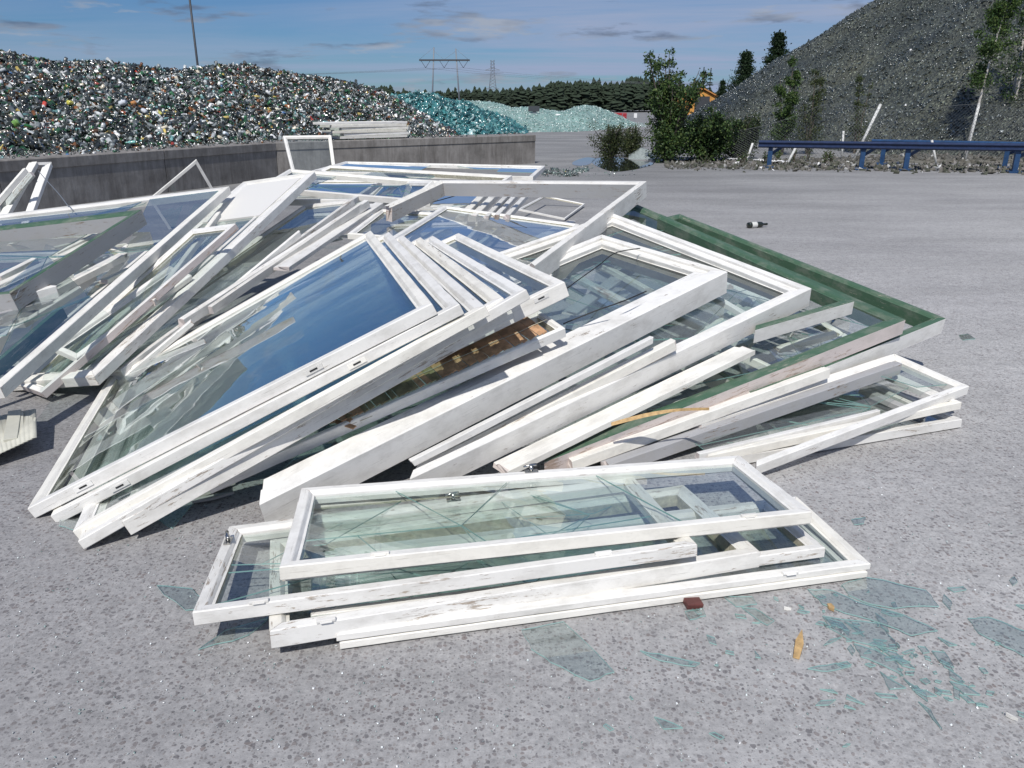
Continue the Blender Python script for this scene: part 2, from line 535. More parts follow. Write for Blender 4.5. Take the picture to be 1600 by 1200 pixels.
# ================================================================ concrete wall
def concrete():
    m, nt, b, out = newmat('weathered_cast_concrete')
    tc = N(nt, 'ShaderNodeTexCoord')
    n = N(nt, 'ShaderNodeTexNoise', inp={'Scale': 1.6, 'Detail': 8, 'Roughness': 0.7})
    L(nt, tc.outputs['Object'], n.inputs['Vector'])
    mpp = N(nt, 'ShaderNodeMapping', inp={'Scale': (5, 5, 0.6)})
    L(nt, tc.outputs['Object'], mpp.inputs[0])
    n2_ = N(nt, 'ShaderNodeTexNoise', inp={'Scale': 1.8, 'Detail': 6, 'Roughness': 0.7})
    L(nt, mpp.outputs[0], n2_.inputs['Vector'])
    a = ramp(nt, n.outputs[0], [(0.3, (0.16, 0.15, 0.14)), (0.55, (0.28, 0.265, 0.25)), (0.75, (0.39, 0.375, 0.355))])
    d = ramp(nt, n2_.outputs[0], [(0.4, (1, 1, 1)), (0.7, (0.5, 0.48, 0.46))])
    c = mixc(nt, 0.8, a.outputs[0], d.outputs[0], 'MULTIPLY')
    sp = N(nt, 'ShaderNodeSeparateXYZ'); L(nt, tc.outputs['Object'], sp.inputs[0])
    L(nt, c, b.inputs['Base Color'])
    b.inputs['Roughness'].default_value = 0.9
    bp = N(nt, 'ShaderNodeBump', inp={'Strength': 0.6, 'Distance': 0.02})
    L(nt, n.outputs[0], bp.inputs['Height']); L(nt, bp.outputs[0], b.inputs['Normal'])
    return m


M['concrete'] = concrete()
WH = 0.75
wall_front = [Vector((-13.4, -2.0, 0)), Vector((-7.45, 11.9, 0)), Vector((-5.1, 17.9, 0)), Vector((0.64, 22.7, 0))]
wall_norm = []
for i in range(3):
    d = (wall_front[i + 1] - wall_front[i]).normalized()
    wall_norm.append(Vector((-d.y, d.x, 0)))
def backpt(i, w):
    if i == 0: n_ = wall_norm[0]
    elif i == 3: n_ = wall_norm[2]
    else: n_ = (wall_norm[i - 1] + wall_norm[i]).normalized()
    return wall_front[i] + n_ * w


wl = empty('concrete_wall', (-5.1, 17.9, 0), 'low thick weathered concrete wall holding back the heap of broken bottles', 'wall')
for seg in range(3):
    a, b_ = wall_front[seg], wall_front[seg + 1]
    a2, b2 = backpt(seg, 1.0), backpt(seg + 1, 1.0)
    nb = max(1, int(round((b_ - a).length / 3.0)))
    for k in range(nb):
        t0, t1 = k / nb, (k + 1) / nb
        L_ = (b_ - a).length
        gp = 0.008 / L_
        q4 = [a.lerp(b_, t0 + gp), a.lerp(b_, t1 - gp), a2.lerp(b2, t1 - gp), a2.lerp(b2, t0 + gp)]
        # wall unit with a small drip step below the coping
        V, F = [], []
        nrm = -wall_norm[seg]
        levels = [(0.0, 0.0), (0.0, WH - 0.17), (0.018, WH - 0.16), (0.018, WH - 0.015), (0.0, WH)]
        for off, z in levels:
            for j, p in enumerate(q4):
                pp = p + (nrm * off if j < 2 else Vector())
                V.append(pp + Vector((0, 0, z + random.uniform(-.002, .002) * (z > .7))) - wl.location)
        for i in range(len(levels) - 1):
            for j in range(4):
                j2 = (j + 1) % 4
                F.append((i * 4 + j, i * 4 + j2, (i + 1) * 4 + j2, (i + 1) * 4 + j))
        F.append(tuple(len(V) - 4 + j for j in range(4)))
        mesh('wall_block', V, F, M['concrete'], wl)

# ================================================================ heaps of glass
def quat_rand(n, tilt=None):
    q_ = rng.randn(n, 4)
    q_ /= np.linalg.norm(q_, axis=1)[:, None]
    w, x, y, z = q_.T
    R = np.empty((n, 3, 3))
    R[:, 0, 0] = 1 - 2 * (y * y + z * z); R[:, 0, 1] = 2 * (x * y - z * w); R[:, 0, 2] = 2 * (x * z + y * w)
    R[:, 1, 0] = 2 * (x * y + z * w); R[:, 1, 1] = 1 - 2 * (x * x + z * z); R[:, 1, 2] = 2 * (y * z - x * w)
    R[:, 2, 0] = 2 * (x * z - y * w); R[:, 2, 1] = 2 * (y * z + x * w); R[:, 2, 2] = 1 - 2 * (x * x + y * y)
    return R


def scatter(base_v, base_f, pos, scale, R):
    """copies of a base shape (all triangles/quads of equal k) as one vertex/face pile"""
    n, nv = len(pos), len(base_v)
    V = np.einsum('nij,vj->nvi', R, base_v)
    V = V * (scale[:, None, :] if scale.ndim == 2 else scale[:, None, None]) + pos[:, None, :]
    F = base_f[None] + (np.arange(n) * nv)[:, None, None]
    return V.reshape(-1, 3), F.reshape(-1, base_f.shape[1])


# base shapes, triangles only
chip_v = np.array([[-.5, -.3, 0], [.5, -.2, 0], [.15, .5, 0], [-.4, .3, 0], [-.5, -.3, .07], [.5, -.2, .07], [.15, .5, .07], [-.4, .3, .07]], float)
chip_f = np.array([[4, 5, 6], [4, 6, 7], [0, 2, 1], [0, 3, 2], [0, 1, 5], [0, 5, 4], [1, 2, 6], [1, 6, 5], [2, 3, 7], [2, 7, 6], [3, 0, 4], [3, 4, 7]])


def curved_shape(arc, n=4, h=1.0):
    V, F = [], []
    for i in range(n + 1):
        t = -arc / 2 + arc * i / n
        jag = 0.18 * math.sin(i * 2.3)
        V += [(.5 * math.sin(t), .5 * math.cos(t) - .5, -h / 2 + jag), (.5 * math.sin(t), .5 * math.cos(t) - .5, h / 2 - jag * .6)]
    for i in range(n):
        a = 2 * i
        F += [(a, a + 2, a + 3), (a, a + 3, a + 1)]
    return np.array(V), np.array(F)


def lathe_np(prof, sides=8):
    V, F = [], []
    for r, z in prof:
        for k in range(sides):
            t = 2 * pi * k / sides
            V.append((r * math.cos(t), r * math.sin(t), z))
    for i in range(len(prof) - 1):
        for k in range(sides):
            k2 = (k + 1) % sides
            a, b_, c, d = i * sides + k, i * sides + k2, (i + 1) * sides + k2, (i + 1) * sides + k
            F += [(a, b_, c), (a, c, d)]
    return np.array(V), np.array(F)


bot_v, bot_f = lathe_np([(0, -.5), (.15, -.5), (.16, 0), (.14, .12), (.05, .26), (.05, .48), (.0, .5)], 8)
jar_v, jar_f = lathe_np([(0, -.5), (.38, -.5), (.4, .2), (.3, .38), (.3, .5)], 8)
cur_v, cur_f = curved_shape(2.2)

heap_prof = [(-900, 60), (-500, 66), (-200, 74), (0, 79), (30, 77), (60, 84), (120, 94), (150, 92), (200, 97), (300, 109), (350, 99), (400, 99), (440, 110), (500, 119), (560, 128), (600, 141), (640, 163), (680, 192), (712, 207)]
hx = [p[0] for p in heap_prof]; hy = [p[1] for p in heap_prof]


def wall_back_hit(x, w=1.0):
    """where the sight column x crosses the rear edge of the wall"""
    pts = [backpt(i, w) for i in range(4)]
    k = (x - 800) / 1244.0
    best = None
    for i in range(3):
        a, b_ = pts[i], pts[i + 1]
        # X = k*(0.944Y+0.25)
        f0 = a.x - k * (.944 * a.y + .25); f1 = b_.x - k * (.944 * b_.y + .25)
        if f0 * f1 <= 0 and f0 != f1:
            t = f0 / (f0 - f1)
            best = a.lerp(b_, t)
    if best is None:
        best = pts[3] if x > 0 else pts[0]
    return best


cols_x = np.concatenate([np.linspace(-1100, 0, 40)[:-1], np.linspace(0, 712, 110)])
T = np.concatenate([np.linspace(0, 1, 34), np.linspace(1.06, 2.6, 14)])
HV = np.zeros((len(cols_x), len(T), 3))
for i, x in enumerate(cols_x):
    wb = wall_back_hit(x)
    crest_y = np.interp(x, hx, hy)
    run = 6.5 if x < 560 else 6.5 - (x - 560) / 152 * 4.5
    dirv = Vector((wb.x, wb.y, 0)).normalized()
    cz_pt = at(x, crest_y, wb.y + run * dirv.y)
    zc = cz_pt.z - 0.06
    for j, t in enumerate(T):
        p = wb + dirv * (run * t)
        if t <= 1:
            z = 0.68 + (zc - 0.68) * (t ** 0.9)
        else:
            z = zc - (t - 1) * 2.0
        nz_ = mnoise.fractal(Vector((p.x * .6, p.y * .6, 3.1)), 1.0, 2.0, 5) * 0.16 * min(1, t * 3) * (0.25 if abs(t - 1) < .1 else 1)
        HV[i, j] = (p.x, p.y, max(0.02 if t > 1.2 else .6, z + nz_))
ni, nj = HV.shape[:2]
idx = np.arange(ni * nj).reshape(ni, nj)
F = np.stack([idx[:-1, :-1].ravel(), idx[1:, :-1].ravel(), idx[1:, 1:].ravel(), idx[:-1, 1:].ravel()], 1)
M['heapcore'] = simple('packed_dark_cullet', (0.05, 0.055, 0.05), 0.5, nscale=30, namt=0.7, bump=0.8)
core = npmesh('bottle_glass_mound', HV.reshape(-1, 3), F, M['heapcore'])
tag(core, 'long mound of mixed broken bottles and jars heaped behind the low concrete wall', 'glass heap', kind='stuff')
M['cullet'] = attrmat('broken_bottle_glass', 0.2, 1.0)
pal = np.array([(.03, .035, .03), (.05, .06, .055), (.09, .10, .10), (.20, .22, .22), (.42, .44, .44), (.72, .72, .70),
                (.02, .07, .03), (.04, .13, .06), (.10, .05, .02), (.22, .10, .04), (.45, .36, .12), (.16, .30, .30), (.40, .07, .05), (.55, .50, .40), (.08, .16, .30)])
pw = np.array([.26, .18, .14, .10, .075, .045, .07, .05, .045, .025, .012, .02, .005, .015, .003]); pw /= pw.sum()


def heap_points(n, tmax=1.15):
    u_ = rng.rand(n) * (ni - 1.001)
    # more samples in the part in view
    sel = rng.rand(n) < .85
    u_[sel] = 39 + rng.rand(sel.sum()) * (ni - 1.001 - 39)
    v_ = rng.rand(n) ** 1.0 * 36
    i0, j0 = u_.astype(int), v_.astype(int)
    fu, fv = (u_ - i0)[:, None], (v_ - j0)[:, None]
    return (HV[i0, j0] * (1 - fu) * (1 - fv) + HV[i0 + 1, j0] * fu * (1 - fv) + HV[i0, j0 + 1] * (1 - fu) * fv + HV[i0 + 1, j0 + 1] * fu * fv)


Vs, Fs, Ts, off = [], [], [], 0
for (bv, bf, n, smin, smax, lift) in ((chip_v, chip_f, 19000, .045, .17, .03), (cur_v, cur_f, 16000, .05, .13, .04), (bot_v, bot_f, 2200, .18, .30, .05), (jar_v, jar_f, 1800, .07, .15, .05)):
    P_ = heap_points(n); P_[:, 2] += rng.rand(n) * lift
    s_ = smin + (smax - smin) * rng.rand(n) ** 1.5
    V_, F_ = scatter(bv, bf, P_, s_, quat_rand(n))
    c_ = pal[rng.choice(len(pal), n, p=pw)] ** 1.12 * (0.75 + 1.05 * rng.rand(n, 1))
    Vs.append(V_); Fs.append(F_ + off); off += len(V_); Ts.append(np.repeat(c_, len(bv), 0))
o = npmesh('broken_bottles', np.vstack(Vs), np.vstack(Fs), M['cullet'], np.clip(np.vstack(Ts), 0, .85), parent=core)
o['kind'] = 'stuff'

# single bottles and jars one can pick out on the heap
M['bglass'] = {}
def bottle_on_heap(px, py, name, label, cat, prof, c, length, rough=0.1):
    Yg = None
    # march along the sight line to the heap surface
    best = None
    flat = HV.reshape(-1, 3)
    for Yt in np.arange(10, 34, .1):
        p = at(px, py, Yt)
        k = np.argmin((flat[:, 0] - p.x) ** 2 + (flat[:, 1] - p.y) ** 2)
        if p.z <= flat[k, 2] + .08 and (flat[k, 0] - p.x) ** 2 + (flat[k, 1] - p.y) ** 2 < .8:
            best = p; break
    if best is None:
        return
    key = tuple(c)
    if key not in M['bglass']:
        M['bglass'][key] = simple('container_glass', c, rough, spec=.9, nscale=12, namt=.2)
    o = lathe(name, [(r * length * .62, z * length * .62) for r, z in prof], M['bglass'][key], sides=14)
    o.location = best + Vector((0, 0, .03))
    o.rotation_euler = (random.uniform(.9, 2.0), random.uniform(-.5, .5), random.uniform(0, 6.28))
    tag(o, label, cat, 'bottles and jars one can pick out on the heap')


BP = [(0, -.5), (.14, -.5), (.16, -.46), (.16, .02), (.13, .14), (.055, .27), (.05, .46), (.06, .47), (.06, .5), (.0, .5)]
JP = [(0, -.5), (.36, -.5), (.4, -.45), (.4, .2), (.31, .36), (.33, .4), (.33, .5), (.0, .5)]
for a in [
    (24, 197, 'glass_jar', 'fat yellow green container low on the heap at the far left', 'jar', JP, (.18, .34, .08), .26),
    (110, 163, 'glass_jar', 'small yellow jar in the left part of the heap', 'jar', JP, (.6, .55, .10), .18),
    (208, 164, 'glass_jar', 'orange brown jar near the middle of the heap', 'jar', JP, (.55, .25, .08), .20),
    (192, 163, 'glass_jar', 'frosted white jar just left of the orange brown one', 'jar', JP, (.65, .68, .72), .22),
    (250, 178, 'glass_bottle', 'yellowish slim bottle below the orange brown jar', 'bottle', BP, (.50, .48, .12), .34),
    (355, 212, 'glass_bottle', 'shiny pale blue bottle lying just above the wall', 'bottle', BP, (.70, .78, .86), .38),
    (311, 210, 'glass_bottle', 'olive green bottle lying just above the wall', 'bottle', BP, (.30, .36, .08), .36),
    (204, 225, 'glass_bottle', 'turquoise bottle resting on the wall edge', 'bottle', BP, (.25, .55, .50), .30),
    (46, 200, 'glass_bottle', 'dark green bottle beside the yellow green container', 'bottle', BP, (.03, .12, .04), .32),
    (262, 127, 'glass_jar', 'bright clear jar catching the sun on the upper slope', 'jar', JP, (.75, .77, .77), .22),
    (345, 165, 'glass_jar', 'long pale jar on the right half of the heap', 'jar', JP, (.62, .64, .60), .24),
    (226, 176, 'glass_jar', 'pale square jar between the orange jar and the wall', 'jar', JP, (.6, .62, .66), .20),
]:
    bottle_on_heap(*a)

# shards strewn on top of the wall and at its foot
def loose_glass(name, P_, smin, smax, mat, pals, label, cat, w=None, parent=None, bv=chip_v, bf=chip_f, flatness=None):
    n = len(P_)
    s_ = smin + (smax - smin) * rng.rand(n) ** 1.6
    V_, F_ = scatter(bv, bf, P_, s_, quat_rand(n))
    pals = np.array(pals)
    c_ = pals[rng.choice(len(pals), n, p=w)] * (0.75 + .5 * rng.rand(n, 1))
    o = npmesh(name, V_, F_, mat, np.clip(np.repeat(c_, len(bv), 0), 0, .9), parent=parent)
    o['kind'] = 'stuff'
    if label:
        o['label'] = label; o['category'] = cat
    return o


P_ = []
for k in range(1500):
    s = random.randrange(1, 3) if random.random() < .9 else 0
    t, w = random.random(), 1 - random.random() ** 2 * .95
    if s == 2 and t > .72 and random.random() < .8: continue
    p = wall_front[s].lerp(wall_front[s + 1], t).lerp(backpt(s, 1.0).lerp(backpt(s + 1, 1.0), t), w)
    P_.append((p.x, p.y, WH + .01))
loose_glass('glass_chips_on_wall', np.array(P_), .02, .08, M['cullet'], pal, 'glass chips strewn along the top of the concrete wall', 'glass chips', pw)


def mound(name, prof, base_y, Y0, run, back, mat, label, cat, x0, x1, nseg=90, amp=.12, kind='stuff', seed=0., basefn=None):
    xs = np.linspace(x0, x1, nseg)
    Tm = np.concatenate([np.linspace(0, 1, 22), np.linspace(1.1, 2.2, 10)])
    W = np.zeros((nseg, len(Tm), 3))
    for i, x in enumerate(xs):
        yb = base_y if basefn is None else basefn(x)
        p0 = onz(x, yb, 0.0) if Y0 is None else at(x, 200, Y0)
        p0.z = 0
        d = Vector((p0.x, p0.y, 0)).normalized()
        zc = at(x, np.interp(x, [p[0] for p in prof], [p[1] for p in prof]), p0.y + run * d.y).z
        zc = max(zc, 0.0)
        for j, t in enumerate(Tm):
            p = p0 + d * run * t
            z = zc * (math.sin(min(t, 1) * pi / 2) ** 1.15) if t <= 1 else zc * max(0, 1 - (t - 1) * .8)
            z += mnoise.fractal(Vector((p.x * .35 + seed, p.y * .35, seed)), 1., 2., 5) * amp * min(1, t * 4) * (.35 if abs(t - 1) < .12 else 1) * min(1, zc)
            W[i, j] = (p.x, p.y, max(z - .035, -0.05))
    a, b_ = W.shape[:2]
    idx = np.arange(a * b_).reshape(a, b_)
    F = np.stack([idx[:-1, :-1].ravel(), idx[1:, :-1].ravel(), idx[1:, 1:].ravel(), idx[:-1, 1:].ravel()], 1)
    o = npmesh(name, W.reshape(-1, 3), F, mat, smooth=True)
    tag(o, label, cat, kind=kind)
    return o, W


def surf_points(W, n, tmax):
    u_ = rng.rand(n) * (W.shape[0] - 1.001); v_ = rng.rand(n) * (tmax - .001)
    i0, j0 = u_.astype(int), v_.astype(int)
    fu, fv = (u_ - i0)[:, None], (v_ - j0)[:, None]
    return W[i0, j0] * (1 - fu) * (1 - fv) + W[i0 + 1, j0] * fu * (1 - fv) + W[i0, j0 + 1] * (1 - fu) * fv + W[i0 + 1, j0 + 1] * fu * fv


M['paleglass'] = simple('fine_pale_green_cullet', (0.215, 0.335, 0.31), 0.7, nscale=1.1, namt=0.3, bump=0.5)
M['teal'] = attrmat('turquoise_slab_glass', 0.2, 0.9)
M['tealcore'] = simple('turquoise_glass_core', (0.05, 0.20, 0.21), 0.3, nscale=3, namt=0.5, bump=0.6)
pm, PW = mound('pale_cullet_mound', [(600, 172), (700, 161), (720, 158), (765, 158), (785, 162), (800, 168), (830, 167), (850, 169), (880, 174), (895, 168), (915, 164), (930, 165), (948, 172), (965, 179), (985, 190), (1000, 196)],
               205, None, 12, 1, M['paleglass'], 'long pale green mound of fine crushed glass in front of the forest', 'glass mound', 600, 1010, 110, .3, basefn=lambda x: np.interp(x, [600, 800, 900, 1010], [206, 207, 206, 198]))
tm, TW = mound('turquoise_glass_mound', [(560, 165), (610, 156), (640, 154), (660, 155), (700, 158), (720, 161), (740, 168), (765, 178), (790, 186), (815, 200)],
               208, None, 7, 1, M['tealcore'], 'turquoise heap of coarse slab glass beyond the end of the bottle heap', 'glass mound', 560, 822, 90, .5, seed=5., basefn=lambda x: 214 - (x - 560) * .02)
tp = [(.035, .14, .155), (.07, .22, .23), (.02, .08, .09), (.13, .30, .30), (.4, .55, .55)]
loose_glass('turquoise_slabs', surf_points(TW, 5200, 24) + np.array([0, 0, .05]), .12, .55, M['teal'], tp, None, None, [.30, .30, .20, .14, .06], parent=tm)
loose_glass('pale_glass_grains', surf_points(PW, 11000, 24), .05, .2, M['teal'], [(.24, .35, .33), (.45, .54, .52), (.13, .24, .22)], None, None, [.5, .3, .2], parent=pm)

# big dark hill of crushed glass on the right
def hill_material():
    m, nt, b, out = newmat('dark_crushed_glass')
    g = N(nt, 'ShaderNodeNewGeometry')
    n = N(nt, 'ShaderNodeTexNoise', inp={'Scale': 0.35, 'Detail': 6, 'Roughness': .6})
    L(nt, g.outputs['Position'], n.inputs['Vector'])
    vo = N(nt, 'ShaderNodeTexVoronoi', inp={'Scale': 14})
    L(nt, g.outputs['Position'], vo.inputs['Vector'])
    a = ramp(nt, n.outputs[0], [(0.35, (.040, .046, .037)), (0.65, (.092, .100, .080))])
    sp = N(nt, 'ShaderNodeSeparateColor'); L(nt, vo.outputs['Color'], sp.inputs[0])
    r = ramp(nt, sp.outputs[0], [(0, (.35, .35, .35)), (.6, (1, 1, 1)), (.93, (1.4, 1.4, 1.4)), (1, (3.2, 3.3, 3.2))])
    nb = N(nt, 'ShaderNodeTexNoise', inp={'Scale': .11, 'Detail': 4, 'Roughness': .6})
    L(nt, g.outputs['Position'], nb.inputs['Vector'])
    rb = ramp(nt, nb.outputs[0], [(.38, (.62, .64, .66)), (.5, (1, 1, 1)), (.62, (1.35, 1.3, 1.2))])
    L(nt, mixc(nt, 1., mixc(nt, 1., a.outputs[0], r.outputs[0], 'MULTIPLY'), rb.outputs[0], 'MULTIPLY'), b.inputs['Base Color'])
    b.inputs['Roughness'].default_value = .45
    bp = N(nt, 'ShaderNodeBump', inp={'Strength': .9, 'Distance': .06})
    L(nt, vo.outputs['Distance'], bp.inputs['Height']); L(nt, bp.outputs[0], b.inputs['Normal'])
    return m


M['hill'] = hill_material()
HC = (34.5, 40.5); HR = 26.5; HH = 16.7
th = np.linspace(0, 2 * pi, 181)[:-1]
rr = np.concatenate([[0.0], np.linspace(.03, 1, 46)])
Vh = []
def hill_z(r, t):
    R_ = HR * (1 + .05 * math.sin(3 * t + 1) + .03 * math.sin(7 * t))
    k = r / R_
    gul = 1.1 * math.sin(t * 23 + math.sin(t * 5) * 3) * k * (1 - k) * 1.2
    x_, y_ = HC[0] + r * math.cos(t), HC[1] + r * math.sin(t)
    return HH * (1 - k) - .6 * math.exp(-(k / .06) ** 2) + gul * .5 + mnoise.fractal(Vector((x_ * .4, y_ * .4, 0)), 1, 2, 5) * .22 * min(1, (1 - k) * 8 + .1)
for r in rr:
    for t in th:
        R_ = HR * (1 + .05 * math.sin(3 * t + 1) + .03 * math.sin(7 * t))
        Vh.append((HC[0] + r * R_ * math.cos(t), HC[1] + r * R_ * math.sin(t), max(-.05, hill_z(r * R_, t))))
Vh = np.array(Vh); a_, b_ = len(rr), len(th)
idx = np.arange(a_ * b_).reshape(a_, b_)
F = np.stack([idx[:-1, :].ravel(), idx[1:, :].ravel(), np.roll(idx, -1, 1)[1:, :].ravel(), np.roll(idx, -1, 1)[:-1, :].ravel()], 1)
hill = npmesh('crushed_glass_hill', Vh, F, M['hill'], smooth=True)
tag(hill, 'steep dark hill of crushed glass towering over the blue barrier on the right', 'glass hill', kind='stuff')
n = 34000
tt = pi + rng.rand(n) * 1.9 - .35
kk = np.sqrt(rng.rand(n) * .9 + .1)
P_ = np.array([(HC[0] + k * HR * math.cos(t), HC[1] + k * HR * math.sin(t), hill_z(k * HR, t) + .02) for t, k in zip(tt, kk)])
loose_glass('coarse_glass_pieces', P_, .04, .15, M['cullet'], [(.03, .04, .04), (.06, .075, .073), (.11, .13, .125), (.3, .33, .33), (.8, .8, .8)], None, None, [.38, .38, .22, .018, .002], parent=hill)
